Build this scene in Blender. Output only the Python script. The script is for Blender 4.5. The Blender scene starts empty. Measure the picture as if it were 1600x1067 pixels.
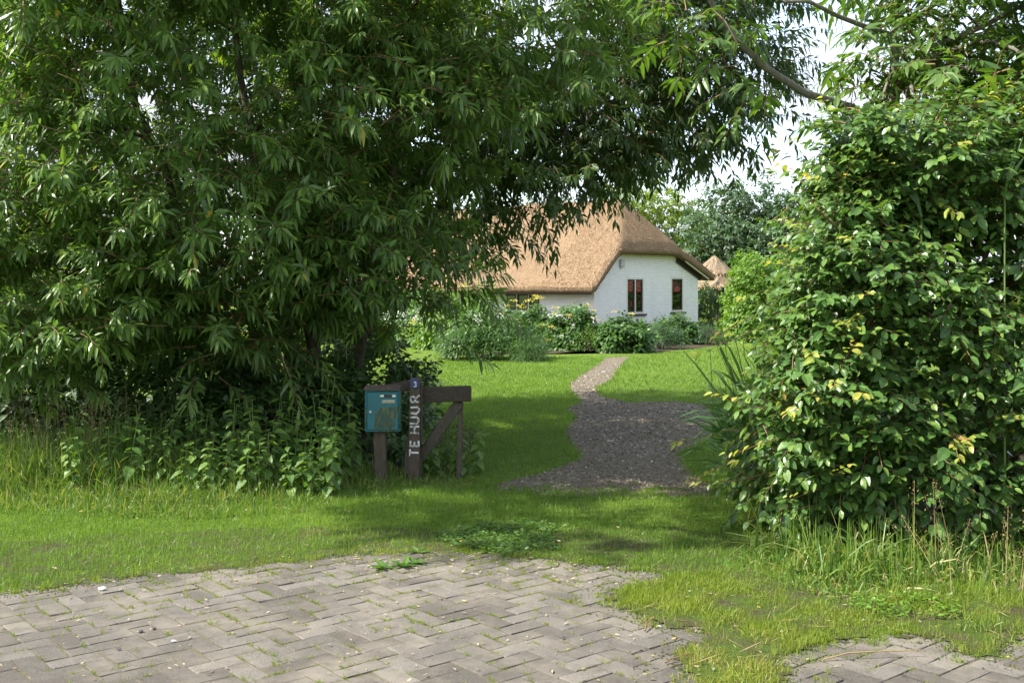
import bpy, math, random
import numpy as np
from mathutils import Vector, Matrix

R = math.radians
rng = np.random.default_rng(7)
random.seed(7)
SC = bpy.context.scene
COL = SC.collection

# ------------------------------------------------------------------ camera
CAM_H = 1.6
F = 1700.0            # focal length in photograph pixels (1600 wide)
HY = 453.0            # horizon row
cam_d = bpy.data.cameras.new('camera')
cam = bpy.data.objects.new('camera', cam_d)
COL.objects.link(cam)
cam.location = (0, 0, CAM_H)
cam.rotation_euler = (R(90), 0, 0)
cam_d.sensor_width = 36.0
cam_d.lens = 36.0 * F / 1600.0
cam_d.shift_y = -(533.5 - HY) / 1600.0
cam_d.clip_start = 0.05
cam_d.clip_end = 2000
SC.camera = cam

# ------------------------------------------------------------------ world, sun, exposure
SUN = Vector((-0.97, -0.16, 0.0)).normalized()
SUN_EL = R(48)
SUN_DIR = Vector((SUN.x * math.cos(SUN_EL), SUN.y * math.cos(SUN_EL), math.sin(SUN_EL)))
world = bpy.data.worlds.new('World')
SC.world = world
world.use_nodes = True
wn = world.node_tree.nodes
wl = world.node_tree.links
wn.clear()
w_out = wn.new('ShaderNodeOutputWorld')
w_bg = wn.new('ShaderNodeBackground')
w_sky = wn.new('ShaderNodeTexSky')
w_sky.sky_type = 'NISHITA'
w_sky.sun_disc = False
w_sky.sun_elevation = SUN_EL
w_sky.sun_rotation = math.atan2(SUN.x, SUN.y)
w_sky.air_density = 1.0
w_sky.dust_density = 1.5
w_tc = wn.new('ShaderNodeTexCoord')
w_map = wn.new('ShaderNodeMapping')
w_map.inputs['Scale'].default_value = (1.0, 1.0, 2.2)
w_noise = wn.new('ShaderNodeTexNoise')
w_noise.inputs['Scale'].default_value = 2.6
w_noise.inputs['Detail'].default_value = 7.0
w_noise.inputs['Roughness'].default_value = 0.55
w_ramp = wn.new('ShaderNodeValToRGB')
w_ramp.color_ramp.elements[0].position = 0.26
w_ramp.color_ramp.elements[1].position = 0.58
w_mix = wn.new('ShaderNodeMix')
w_mix.data_type = 'RGBA'
w_mix.inputs['B'].default_value = (1.62, 1.68, 1.84, 1)
wl.new(w_tc.outputs['Generated'], w_map.inputs['Vector'])
wl.new(w_map.outputs['Vector'], w_noise.inputs['Vector'])
wl.new(w_noise.outputs['Fac'], w_ramp.inputs['Fac'])
wl.new(w_ramp.outputs['Color'], w_mix.inputs['Factor'])
wl.new(w_sky.outputs['Color'], w_mix.inputs['A'])
wl.new(w_mix.outputs['Result'], w_bg.inputs['Color'])
w_bg.inputs['Strength'].default_value = 0.15
wl.new(w_bg.outputs['Background'], w_out.inputs['Surface'])

sun_d = bpy.data.lights.new('sun', 'SUN')
sun_d.energy = 2.7
sun_d.angle = R(0.6)
sun_d.color = (1.0, 0.95, 0.86)
sun = bpy.data.objects.new('sun', sun_d)
COL.objects.link(sun)
sun.rotation_euler = SUN_DIR.to_track_quat('Z', 'Y').to_euler()

SC.view_settings.view_transform = 'Standard'
SC.view_settings.look = 'None'
SC.view_settings.gamma = 1.0
SC.view_settings.use_curve_mapping = False
SC.view_settings.exposure = 2.25
SC.render.engine = 'CYCLES'
SC.cycles.max_bounces = 10
SC.cycles.diffuse_bounces = 5
SC.cycles.transmission_bounces = 5
SC.cycles.transparent_max_bounces = 6

# ------------------------------------------------------------------ helpers
def G(x, y, z=0.0):
    """photograph pixel -> point on the ground (height z)"""
    Y = F * (CAM_H - z) / (y - HY)
    return np.array([(x - 800.0) * Y / F, Y, z])

def P(x, y, Y):
    return np.array([(x - 800.0) * Y / F, Y, CAM_H + (HY - y) * Y / F])

def proj(p):
    p = np.asarray(p)
    return 800 + F * p[..., 0] / p[..., 1], HY - F * (p[..., 2] - CAM_H) / p[..., 1]

def poly_px(pts):
    return [G(x, y)[:2] for x, y in pts]

def inside(poly, x, y):
    poly = np.asarray(poly, float)
    r = np.zeros(len(x), bool)
    j = len(poly) - 1
    for i in range(len(poly)):
        xi, yi = poly[i]
        xj, yj = poly[j]
        c = ((yi > y) != (yj > y)) & (x < (xj - xi) * (y - yi) / (yj - yi + 1e-12) + xi)
        r ^= c
        j = i
    return r

def norm(a):
    return a / (np.linalg.norm(a, axis=-1, keepdims=True) + 1e-9)

def tagit(o, label=None, cat=None, group=None, kind=None):
    if label: o['label'] = label
    if cat: o['category'] = cat
    if group: o['group'] = group
    if kind: o['kind'] = kind
    return o

def empty(name, loc=(0, 0, 0), rz=0.0, **k):
    o = bpy.data.objects.new(name, None)
    o.empty_display_size = 0.2
    COL.objects.link(o)
    o.location = loc
    o.rotation_euler = (0, 0, rz)
    return tagit(o, **k)

def npmesh(name, V, T, mat=None, tint=None, smooth=False):
    """triangle mesh from numpy arrays"""
    V = np.ascontiguousarray(V, np.float32).reshape(-1, 3)
    T = np.ascontiguousarray(T, np.int32).reshape(-1, 3)
    me = bpy.data.meshes.new(name)
    me.vertices.add(len(V))
    me.vertices.foreach_set('co', V.ravel())
    me.loops.add(len(T) * 3)
    me.loops.foreach_set('vertex_index', T.ravel())
    me.polygons.add(len(T))
    me.polygons.foreach_set('loop_start', np.arange(0, len(T) * 3, 3, dtype=np.int32))
    me.polygons.foreach_set('loop_total', np.full(len(T), 3, np.int32))
    me.polygons.foreach_set('use_smooth', np.full(len(T), bool(smooth)))
    if tint is not None:
        a = me.attributes.new('tint', 'FLOAT', 'POINT')
        a.data.foreach_set('value', np.ascontiguousarray(tint, np.float32))
    me.update(calc_edges=True)
    if mat: me.materials.append(mat)
    return me

def link(name, me, parent=None, loc=None, **k):
    o = bpy.data.objects.new(name, me)
    COL.objects.link(o)
    if parent: o.parent = parent
    if loc is not None: o.location = loc
    return tagit(o, **k)

class MB:
    """collects polygons, builds one mesh object"""
    def __init__(s): s.v = []; s.f = []
    def quad(s, *p):
        n = len(s.v); s.v += [tuple(q) for q in p]; s.f.append(tuple(range(n, n + len(p))))
    def box(s, a, b, bev=0.0):
        x0, y0, z0 = a; x1, y1, z1 = b
        if bev <= 0:
            n = len(s.v)
            s.v += [(x0,y0,z0),(x1,y0,z0),(x1,y1,z0),(x0,y1,z0),(x0,y0,z1),(x1,y0,z1),(x1,y1,z1),(x0,y1,z1)]
            s.f += [tuple(n+i for i in q) for q in ((0,3,2,1),(4,5,6,7),(0,1,5,4),(1,2,6,5),(2,3,7,6),(3,0,4,7))]
        else:
            c = bev
            import itertools
            # chamfered box through convex hull of 24 points
            pts = []
            for sx in (0,1):
                for sy in (0,1):
                    for sz in (0,1):
                        X = (x0,x1)[sx]; Y = (y0,y1)[sy]; Z = (z0,z1)[sz]
                        dx = c*(1-2*sx); dy = c*(1-2*sy); dz = c*(1-2*sz)
                        pts += [(X, Y+dy, Z+dz), (X+dx, Y, Z+dz), (X+dx, Y+dy, Z)]
            s.hull(pts)
    def hull(s, pts):
        import bmesh
        bm = bmesh.new()
        for p in pts: bm.verts.new(p)
        bmesh.ops.convex_hull(bm, input=bm.verts)
        bm.verts.index_update()
        n = len(s.v)
        s.v += [tuple(v.co) for v in bm.verts]
        s.f += [tuple(n + v.index for v in f.verts) for f in bm.faces]
        bm.free()
    def bar(s, p, q, w, h, up=(0,0,1), bev=0.006):
        """rectangular beam from p to q: w across, h along up"""
        p = Vector(p); q = Vector(q); d = (q-p).normalized(); up = Vector(up)
        side = d.cross(up).normalized(); u = side.cross(d).normalized()
        pts = []
        L = (q-p).length
        for t in (0, 1):
            for a in (-1, 1):
                for b in (-1, 1):
                    o = p + d*(L*t); e = bev*(1-2*t)
                    pts += [tuple(o + side*(a*w/2-a*bev) + u*(b*h/2-b*bev)),
                            tuple(o + d*e + side*(a*w/2) + u*(b*h/2-b*bev)),
                            tuple(o + d*e + side*(a*w/2-a*bev) + u*(b*h/2))]
        s.hull(pts)
    def cyl(s, p, q, r, n=12, r2=None, caps=True):
        p = Vector(p); q = Vector(q); d = (q-p).normalized()
        a = d.orthogonal().normalized(); b = d.cross(a)
        k = len(s.v); r2 = r if r2 is None else r2
        for o, rr in ((p, r), (q, r2)):
            for i in range(n):
                t = 2*math.pi*i/n
                s.v.append(tuple(o + a*(rr*math.cos(t)) + b*(rr*math.sin(t))))
        for i in range(n):
            j = (i+1) % n
            s.f.append((k+i, k+j, k+n+j, k+n+i))
        if caps:
            s.f.append(tuple(k+n+i for i in range(n))); s.f.append(tuple(k+n-1-i for i in range(n)))
    def build(s, name, mat, parent=None, smooth=False, **k):
        me = bpy.data.meshes.new(name)
        me.from_pydata(s.v, [], s.f)
        me.materials.append(mat)
        if smooth:
            for p in me.polygons: p.use_smooth = True
        return link(name, me, parent, **k)

def tubes(paths, sides=6):
    """paths: list of (points (n,3), radii (n)); one triangle soup"""
    Vs, Ts, n0 = [], [], 0
    ang = np.arange(sides) * 2 * np.pi / sides
    for pts, rad in paths:
        pts = np.asarray(pts, float); rad = np.asarray(rad, float)
        d = np.gradient(pts, axis=0); d = norm(d)
        ref = np.array([0.31, 0.17, 0.93]) if abs(d[0, 2]) < 0.9 else np.array([1.0, 0.1, 0])
        a = norm(np.cross(d, ref)); b = np.cross(d, a)
        ring = pts[:, None] + rad[:, None, None] * (a[:, None] * np.cos(ang)[None, :, None] + b[:, None] * np.sin(ang)[None, :, None])
        Vs.append(ring.reshape(-1, 3))
        m = len(pts)
        for i in range(m - 1):
            for j in range(sides):
                k = (j + 1) % sides
                p0 = n0 + i*sides + j; p1 = n0 + i*sides + k; q0 = p0 + sides; q1 = p1 + sides
                Ts += [(p0, p1, q1), (p0, q1, q0)]
        n0 += m * sides
    return np.concatenate(Vs), np.array(Ts)

# ------------------------------------------------------------------ materials
class NT:
    def __init__(s, name):
        s.m = bpy.data.materials.new(name); s.m.use_nodes = True
        s.t = s.m.node_tree; s.n = s.t.nodes; s.n.clear()
        s.out = s.n.new('ShaderNodeOutputMaterial')
    def add(s, typ, **props):
        o = s.n.new(typ)
        for k, v in props.items(): setattr(o, k, v)
        return o
    def lk(s, a, b): s.t.links.new(a, b)
    def noise(s, vec, scale, detail=4, rough=0.55):
        o = s.add('ShaderNodeTexNoise'); o.inputs['Scale'].default_value = scale
        o.inputs['Detail'].default_value = detail; o.inputs['Roughness'].default_value = rough
        if vec is not None: s.lk(vec, o.inputs['Vector'])
        return o.outputs['Fac']
    def ramp(s, fac, stops):
        o = s.add('ShaderNodeValToRGB'); e = o.color_ramp.elements
        while len(e) < len(stops): e.new(0.5)
        for q, (p, c) in zip(e, stops): q.position = p; q.color = (*c, 1) if len(c) == 3 else c
        s.lk(fac, o.inputs['Fac']); return o.outputs['Color']
    def mix(s, fac, a, b, mode='MIX'):
        o = s.add('ShaderNodeMix', data_type='RGBA', blend_type=mode)
        for k, v in (('Factor', fac), ('A', a), ('B', b)):
            if isinstance(v, (int, float)): o.inputs[k].default_value = v
            elif isinstance(v, tuple): o.inputs[k].default_value = (*v, 1)
            else: s.lk(v, o.inputs[k])
        return o.outputs['Result']
    def math(s, op, a, b=None):
        o = s.add('ShaderNodeMath', operation=op)
        for i, v in enumerate((a, b)):
            if v is None: continue
            if isinstance(v, (int, float)): o.inputs[i].default_value = v
            else: s.lk(v, o.inputs[i])
        return o.outputs[0]
    def coord(s, kind='Object'): return s.add('ShaderNodeTexCoord').outputs[kind]
    def mapping(s, vec, scale=(1,1,1), rot=(0,0,0)):
        o = s.add('ShaderNodeMapping'); o.inputs['Scale'].default_value = scale; o.inputs['Rotation'].default_value = rot
        s.lk(vec, o.inputs['Vector']); return o.outputs['Vector']
    def bump(s, h, strength=0.5, dist=0.01):
        o = s.add('ShaderNodeBump'); o.inputs['Strength'].default_value = strength; o.inputs['Distance'].default_value = dist
        s.lk(h, o.inputs['Height']); return o.outputs['Normal']
    def principled(s, color, rough=0.8, normal=None, spec=0.5, metal=0.0, **k):
        o = s.add('ShaderNodeBsdfPrincipled')
        if isinstance(color, tuple): o.inputs['Base Color'].default_value = (*color, 1)
        else: s.lk(color, o.inputs['Base Color'])
        if isinstance(rough, (int, float)): o.inputs['Roughness'].default_value = rough
        else: s.lk(rough, o.inputs['Roughness'])
        o.inputs['Specular IOR Level'].default_value = spec
        o.inputs['Metallic'].default_value = metal
        for q, v in k.items(): o.inputs[q].default_value = v
        if normal is not None: s.lk(normal, o.inputs['Normal'])
        return o.outputs['BSDF']
    def done(s, sh): s.lk(sh, s.out.inputs['Surface']); return s.m

def leaf_mat(name, stops, trans=0.4, rough=0.45, spec=0.5, under=None, tcol=(1.5, 1.5, 0.6)):
    """stops: colour ramp over the per-leaf random value"""
    m = NT(name)
    at = m.add('ShaderNodeAttribute', attribute_name='tint')
    oi = m.add('ShaderNodeObjectInfo')
    fac = m.math('ADD', at.outputs['Fac'], m.math('MULTIPLY', oi.outputs['Random'], m.math('LESS_THAN', at.outputs['Fac'], 0.00001)))
    c = m.ramp(fac, stops)
    big = m.noise(m.coord('Object'), 9.0, 2)
    c = m.mix(0.25, c, m.ramp(big, [(0.3, (0.5, 0.55, 0.5)), (0.7, (1.25, 1.2, 1.05))]), 'MULTIPLY')
    top = c
    if under is not None:
        bf = m.add('ShaderNodeNewGeometry').outputs['Backfacing']
        top = m.mix(bf, c, under)
    b = m.principled(top, rough, spec=spec)
    tr = m.add('ShaderNodeBsdfTranslucent')
    m.lk(m.mix(1.0, c, tcol, 'MULTIPLY'), tr.inputs['Color'])
    x = m.add('ShaderNodeMixShader'); x.inputs['Fac'].default_value = trans
    m.lk(b, x.inputs[1]); m.lk(tr.outputs[0], x.inputs[2])
    return m.done(x.outputs[0])

MT = {}
MT['willow_leaf'] = leaf_mat('willow_leaf', [(0.0, (0.062, 0.122, 0.026)), (0.5, (0.112, 0.20, 0.040)), (0.9, (0.18, 0.28, 0.058)), (0.985, (0.21, 0.30, 0.06)), (1.0, (0.34, 0.27, 0.03))],
                             0.45, 0.34, 0.5, under=(0.12, 0.20, 0.075))
MT['alder_leaf'] = leaf_mat('alder_leaf', [(0.0, (0.036, 0.074, 0.018)), (1.0, (0.075, 0.135, 0.026))], 0.32, 0.45)
MT['beech_leaf'] = leaf_mat('beech_leaf', [(0.0, (0.046, 0.105, 0.027)), (0.6, (0.092, 0.180, 0.040)), (1.0, (0.175, 0.262, 0.052))], 0.33, 0.36, 0.45)
MT['young_leaf'] = leaf_mat('young_leaf', [(0.0, (0.20, 0.29, 0.04)), (0.6, (0.33, 0.35, 0.06)), (0.92, (0.40, 0.34, 0.08)), (1.0, (0.38, 0.20, 0.08))], 0.45, 0.40)
MT['ash_leaf'] = leaf_mat('ash_leaf', [(0.0, (0.045, 0.105, 0.020)), (1.0, (0.115, 0.20, 0.032))], 0.42, 0.40)
MT['nettle_leaf'] = leaf_mat('nettle_leaf', [(0.0, (0.075, 0.155, 0.032)), (1.0, (0.155, 0.25, 0.05))], 0.36, 0.5, 0.4, under=(0.10, 0.18, 0.06))
MT['shrub_leaf'] = leaf_mat('shrub_leaf', [(0.0, (0.035, 0.090, 0.020)), (1.0, (0.085, 0.175, 0.030))], 0.38, 0.45)
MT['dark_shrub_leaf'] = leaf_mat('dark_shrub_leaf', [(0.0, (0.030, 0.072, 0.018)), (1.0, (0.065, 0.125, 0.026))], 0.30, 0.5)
MT['hazel_leaf'] = leaf_mat('hazel_leaf', [(0.0, (0.07, 0.16, 0.02)), (1.0, (0.16, 0.27, 0.03))], 0.42, 0.5)
MT['blue_leaf'] = leaf_mat('blue_leaf', [(0.0, (0.032, 0.078, 0.030)), (1.0, (0.075, 0.140, 0.052))], 0.35, 0.5)
MT['yellow_leaf'] = leaf_mat('yellow_leaf', [(0.0, (0.10, 0.18, 0.02)), (1.0, (0.22, 0.28, 0.03))], 0.45, 0.5)
MT['flower'] = leaf_mat('flower', [(0.0, (0.50, 0.42, 0.05)), (0.8, (0.62, 0.55, 0.14)), (1.0, (0.62, 0.38, 0.28))], 0.3, 0.7)
MT['reed_leaf'] = leaf_mat('reed_leaf', [(0.0, (0.045, 0.115, 0.035)), (1.0, (0.10, 0.19, 0.055))], 0.35, 0.42)
MT['lawn_blade'] = leaf_mat('lawn_blade', [(0.0, (0.085, 0.145, 0.018)), (0.7, (0.142, 0.250, 0.038)), (0.95, (0.22, 0.30, 0.06)), (1.0, (0.38, 0.33, 0.13))], 0.40, 0.50, 0.4)
MT['tall_blade'] = leaf_mat('tall_blade', [(0.0, (0.065, 0.140, 0.022)), (0.6, (0.13, 0.22, 0.035)), (0.88, (0.20, 0.27, 0.055)), (1.0, (0.42, 0.34, 0.16))], 0.38, 0.45)
MT['dry_grass'] = leaf_mat('dry_grass', [(0.0, (0.26, 0.21, 0.09)), (0.6, (0.38, 0.31, 0.15)), (1.0, (0.22, 0.12, 0.06))], 0.3, 0.7)
MT['verge_blade'] = leaf_mat('verge_blade', [(0.0, (0.10, 0.17, 0.015)), (0.5, (0.17, 0.24, 0.022)), (0.8, (0.24, 0.27, 0.04)), (1.0, (0.42, 0.34, 0.15))], 0.38, 0.55)
MT['clover_leaf'] = leaf_mat('clover_leaf', [(0.0, (0.045, 0.11, 0.02)), (1.0, (0.095, 0.185, 0.03))], 0.35, 0.5)
MT['litter'] = leaf_mat('litter', [(0.0, (0.12, 0.08, 0.045)), (0.5, (0.27, 0.21, 0.13)), (0.9, (0.42, 0.35, 0.24)), (1.0, (0.5, 0.35, 0.05))], 0.15, 0.8)

def mat_bark(name, c0, c1, scale=6.0):
    m = NT(name)
    v = m.mapping(m.coord('Object'), (scale, scale, scale*0.22))
    n = m.noise(v, 5.0, 8, 0.65)
    col = m.ramp(n, [(0.3, c0), (0.7, c1)])
    g = m.noise(m.coord('Object'), 3.0, 4)
    col = m.mix(m.ramp(g, [(0.55, (0,0,0)), (0.75, (0.5,0.5,0.5))]), col, (0.07, 0.09, 0.03))
    return m.done(m.principled(col, 0.9, m.bump(n, 0.9, 0.02), spec=0.2))
MT['bark'] = mat_bark('bark', (0.045, 0.036, 0.027), (0.13, 0.105, 0.08))
MT['ash_bark'] = mat_bark('ash_bark', (0.09, 0.08, 0.062), (0.23, 0.21, 0.17))
m = NT('beech_twig'); MT['twig'] = m.done(m.principled(m.ramp(m.noise(m.coord(), 8), [(0.3, (0.10, 0.055, 0.03)), (0.7, (0.24, 0.15, 0.075))]), 0.7, spec=0.3))
m = NT('green_stem'); MT['stem'] = m.done(m.principled(m.ramp(m.noise(m.coord(), 6), [(0.3, (0.06, 0.11, 0.03)), (0.7, (0.14, 0.19, 0.05))]), 0.6, spec=0.3))

# weathered wood
def mat_wood(name, c0, c1, moss=0.35, axis=(14, 14, 1.2)):
    m = NT(name)
    co = m.coord('Object')
    g = m.noise(m.mapping(co, axis), 7.0, 8, 0.7)
    c = m.ramp(g, [(0.28, c0), (0.72, c1)])
    p = m.noise(co, 11.0, 5, 0.65)
    c = m.mix(m.ramp(p, [(0.5, (0,0,0)), (0.72, (moss,)*3)]), c, (0.075, 0.085, 0.038))
    f = m.noise(co, 60.0, 3)
    c = m.mix(0.35, c, m.ramp(f, [(0.35, (0.6,)*3), (0.65, (1.2,)*3)]), 'MULTIPLY')
    return m.done(m.principled(c, 0.88, m.bump(g, 0.9, 0.006), spec=0.2))
MT['post_wood'] = mat_wood('post_wood', (0.050, 0.039, 0.027), (0.125, 0.099, 0.072))
MT['rail_wood'] = mat_wood('rail_wood', (0.034, 0.027, 0.021), (0.085, 0.068, 0.052), 0.4, (1.4, 14, 14))
MT['brace_wood'] = mat_wood('brace_wood', (0.052, 0.042, 0.031), (0.125, 0.102, 0.078), 0.5)

# mailbox paint with a peeled, algae-stained patch
m = NT('mailbox_paint')
co = m.coord('Object')
big = m.noise(co, 7.0, 3)
c = m.ramp(big, [(0.35, (0.007, 0.090, 0.108)), (0.65, (0.010, 0.118, 0.138))])
sep = m.add('ShaderNodeSeparateXYZ'); m.lk(co, sep.inputs[0])
n1 = m.noise(co, 16.0, 5, 0.6)
sx_ = m.math('SUBTRACT', sep.outputs['X'], m.math('MULTIPLY', sep.outputs['Z'], 0.30))       # the patch leans to the lower left
hx = m.math('SUBTRACT', 1.0, m.math('ABSOLUTE', m.math('MULTIPLY', m.math('SUBTRACT', sx_, 0.038), 9.5)))
hz = m.math('SUBTRACT', 1.0, m.math('ABSOLUTE', m.math('MULTIPLY', m.math('ADD', sep.outputs['Z'], 0.062), 9.0)))
ms = m.math('ADD', m.math('MINIMUM', hx, hz), m.math('MULTIPLY', m.math('SUBTRACT', n1, 0.5), 1.3))
mask = m.ramp(ms, [(0.12, (0,0,0)), (0.2, (1,1,1))])
streak = m.noise(m.mapping(co, (26, 26, 6)), 3.0, 5, 0.6)
stain = m.ramp(streak, [(0.3, (0.015, 0.045, 0.055)), (0.5, (0.035, 0.07, 0.04)), (0.62, (0.10, 0.11, 0.03)), (0.75, (0.05, 0.10, 0.10))])
c = m.mix(mask, c, stain)
MT['mailbox'] = m.done(m.principled(c, m.ramp(ms, [(0.1, (0.38,)*3), (0.25, (0.75,)*3)]), m.bump(n1, 0.15, 0.003)))
def plain(name, col, rough=0.6, spec=0.4, metal=0.0, var=0.25, sc=30.0):
    m = NT(name)
    n = m.noise(m.coord('Object'), sc, 4)
    c = m.mix(var, col, m.ramp(n, [(0.3, (0.4,)*3), (0.7, (1.4,)*3)]), 'MULTIPLY')
    return m.done(m.principled(c, rough, m.bump(n, 0.15, 0.003), spec, metal))
MT['mail_lid'] = plain('mail_lid', (0.075, 0.055, 0.042), 0.8, var=0.6)
MT['label_dark'] = plain('label_dark', (0.02, 0.022, 0.028), 0.4)
MT['label_white'] = plain('label_white', (0.62, 0.62, 0.52), 0.5, var=0.5, sc=120)
MT['label_beige'] = plain('label_beige', (0.30, 0.29, 0.20), 0.6, var=0.5, sc=90)
MT['metal'] = plain('metal', (0.45, 0.45, 0.44), 0.35, 0.5, 0.9)
MT['rust'] = plain('rust', (0.10, 0.06, 0.045), 0.8, var=0.6)
MT['enamel_blue'] = plain('enamel_blue', (0.018, 0.030, 0.115), 0.3, 0.5, var=0.5, sc=60)
m = NT('white_paint_worn'); n = m.noise(m.coord('Object'), 70.0, 6, 0.7)
MT['letter'] = m.done(m.principled(m.ramp(n, [(0.40, (0.12, 0.10, 0.075)), (0.50, (0.66, 0.65, 0.60))]), 0.7, m.bump(n, 0.4, 0.003)))
# painted brick wall
m = NT('white_painted_brick')
co = m.coord('Object'); sep = m.add('ShaderNodeSeparateXYZ'); m.lk(co, sep.inputs[0])
cb = m.add('ShaderNodeCombineXYZ'); m.lk(m.math('ADD', sep.outputs['X'], sep.outputs['Y']), cb.inputs['X']); m.lk(sep.outputs['Z'], cb.inputs['Y'])
bt = m.add('ShaderNodeTexBrick'); m.lk(cb.outputs[0], bt.inputs['Vector'])
for k, v in (('Scale', 1.0), ('Mortar Size', 0.009), ('Mortar Smooth', 0.35), ('Brick Width', 0.225), ('Row Height', 0.074), ('Bias', 0.0)): bt.inputs[k].default_value = v
bt.inputs['Color1'].default_value = (0.76, 0.75, 0.71, 1); bt.inputs['Color2'].default_value = (0.82, 0.81, 0.77, 1); bt.inputs['Mortar'].default_value = (0.64, 0.635, 0.60, 1)
dirt = m.noise(m.mapping(co, (1, 1, 0.5)), 2.2, 7, 0.65)
c = m.mix(m.ramp(dirt, [(0.45, (0,0,0)), (0.8, (0.35,)*3)]), bt.outputs['Color'], (0.50, 0.52, 0.45))
hgt = m.math('ADD', m.math('MULTIPLY', bt.outputs['Fac'], -1.0), m.math('MULTIPLY', m.noise(co, 26.0, 4), 0.7))
MT['brick_wall'] = m.done(m.principled(c, 0.72, m.bump(hgt, 0.9, 0.014), 0.3))
MT['frame_cream'] = plain('frame_cream', (0.58, 0.56, 0.46), 0.5, var=0.1)
MT['frame_dark'] = plain('frame_dark', (0.022, 0.018, 0.016), 0.45, var=0.1)
MT['sill'] = plain('sill', (0.035, 0.034, 0.036), 0.5)
MT['plinth'] = plain('plinth', (0.04, 0.04, 0.042), 0.8)
MT['lamp_grey'] = plain('lamp_grey', (0.42, 0.42, 0.40), 0.5)
MT['curtain'] = plain('curtain', (0.45, 0.47, 0.5), 0.9)
m = NT('window_glass')
gl = m.add('ShaderNodeBsdfGlossy'); gl.inputs['Roughness'].default_value = 0.03; gl.inputs['Color'].default_value = (0.9, 0.93, 0.95, 1)
tp = m.add('ShaderNodeBsdfTransparent'); tp.inputs['Color'].default_value = (0.75, 0.8, 0.8, 1)
lw = m.add('ShaderNodeFresnel'); lw.inputs['IOR'].default_value = 1.9
x = m.add('ShaderNodeMixShader'); m.lk(lw.outputs[0], x.inputs[0]); m.lk(tp.outputs[0], x.inputs[1]); m.lk(gl.outputs[0], x.inputs[2])
MT['glass'] = m.done(x.outputs[0])
# thatch
def mat_thatch(name, c0, c1, c2):
    m = NT(name)
    co = m.coord('Object')
    n1 = m.noise(m.mapping(co, (9, 9, 3)), 4.0, 8, 0.7)
    n2 = m.noise(co, 0.9, 5, 0.6)
    n3 = m.noise(m.mapping(co, (30, 30, 10)), 3.0, 6, 0.75)
    c = m.ramp(n1, [(0.28, c0), (0.5, c1), (0.75, c2)])
    c = m.mix(0.45, c, m.ramp(n3, [(0.35, (0.45,)*3), (0.65, (1.45,)*3)]), 'MULTIPLY')
    c = m.mix(0.4, c, m.ramp(n2, [(0.3, (0.65, 0.62, 0.6)), (0.7, (1.2, 1.18, 1.1))]), 'MULTIPLY')
    h = m.math('ADD', n1, m.math('MULTIPLY', n3, 0.8))
    return m.done(m.principled(c, 0.9, m.bump(h, 1.0, 0.05), 0.15))
MT['thatch'] = mat_thatch('thatch', (0.13, 0.085, 0.05), (0.27, 0.185, 0.112), (0.38, 0.275, 0.178))
MT['grey_thatch'] = mat_thatch('grey_thatch', (0.14, 0.105, 0.07), (0.30, 0.235, 0.16), (0.42, 0.34, 0.24))
MT['straw'] = leaf_mat('straw', [(0.0, (0.10, 0.06, 0.032)), (0.5, (0.29, 0.19, 0.105)), (1.0, (0.52, 0.38, 0.24))], 0.1, 0.8, 0.2)
# ground
m = NT('lawn_ground')
co = m.coord('Object')
a = m.noise(co, 0.55, 6, 0.6); b = m.noise(co, 9.0, 6, 0.7); c3 = m.noise(co, 60.0, 4, 0.7)
c = m.ramp(b, [(0.3, (0.07, 0.125, 0.014)), (0.6, (0.135, 0.21, 0.022)), (0.8, (0.19, 0.25, 0.032))])
c = m.mix(0.45, c, m.ramp(a, [(0.3, (0.72, 0.8, 0.8)), (0.7, (1.25, 1.15, 1.0))]), 'MULTIPLY')
c = m.mix(0.5, c, m.ramp(c3, [(0.3, (0.5,)*3), (0.7, (1.35,)*3)]), 'MULTIPLY')
MT['lawn_ground'] = m.done(m.principled(c, 0.9, m.bump(m.math('ADD', b, c3), 1.0, 0.04), 0.15))
m = NT('soil')
co = m.coord('Object'); a = m.noise(co, 14.0, 8, 0.7)
MT['soil'] = m.done(m.principled(m.ramp(a, [(0.3, (0.022, 0.017, 0.011)), (0.6, (0.06, 0.046, 0.03)), (0.8, (0.10, 0.08, 0.055))]), 0.95, m.bump(a, 1.0, 0.03), 0.15))
m = NT('turf_soil')
co = m.coord('Object'); a = m.noise(co, 25.0, 7, 0.7); b = m.noise(co, 5.0, 5, 0.6)
c = m.ramp(a, [(0.3, (0.03, 0.026, 0.015)), (0.7, (0.085, 0.07, 0.042))])
c = m.mix(m.ramp(b, [(0.35, (0,0,0)), (0.6, (0.85,)*3)]), c, (0.05, 0.085, 0.012))
MT['turf_soil'] = m.done(m.principled(c, 0.95, m.bump(a, 1.0, 0.02), 0.1))
m = NT('gravel')
co = m.coord('Object'); vo = m.add('ShaderNodeTexVoronoi'); vo.inputs['Scale'].default_value = 55.0; m.lk(co, vo.inputs['Vector'])
a = m.noise(co, 1.3, 6, 0.65)
sp = m.add('ShaderNodeSeparateColor'); m.lk(vo.outputs['Color'], sp.inputs[0])
c = m.ramp(sp.outputs[0], [(0.0, (0.078, 0.064, 0.043)), (0.55, (0.150, 0.126, 0.086)), (0.9, (0.235, 0.20, 0.145)), (1.0, (0.44, 0.39, 0.32))])
c = m.mix(m.ramp(a, [(0.42, (0,0,0)), (0.66, (0.75,)*3)]), c, (0.16, 0.122, 0.078))
MT['gravel'] = m.done(m.principled(c, 0.9, m.bump(m.math('MULTIPLY', vo.outputs['Distance'], -1.0), 0.9, 0.03), 0.2))
m = NT('pebble')
at = m.add('ShaderNodeAttribute', attribute_name='tint')
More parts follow.
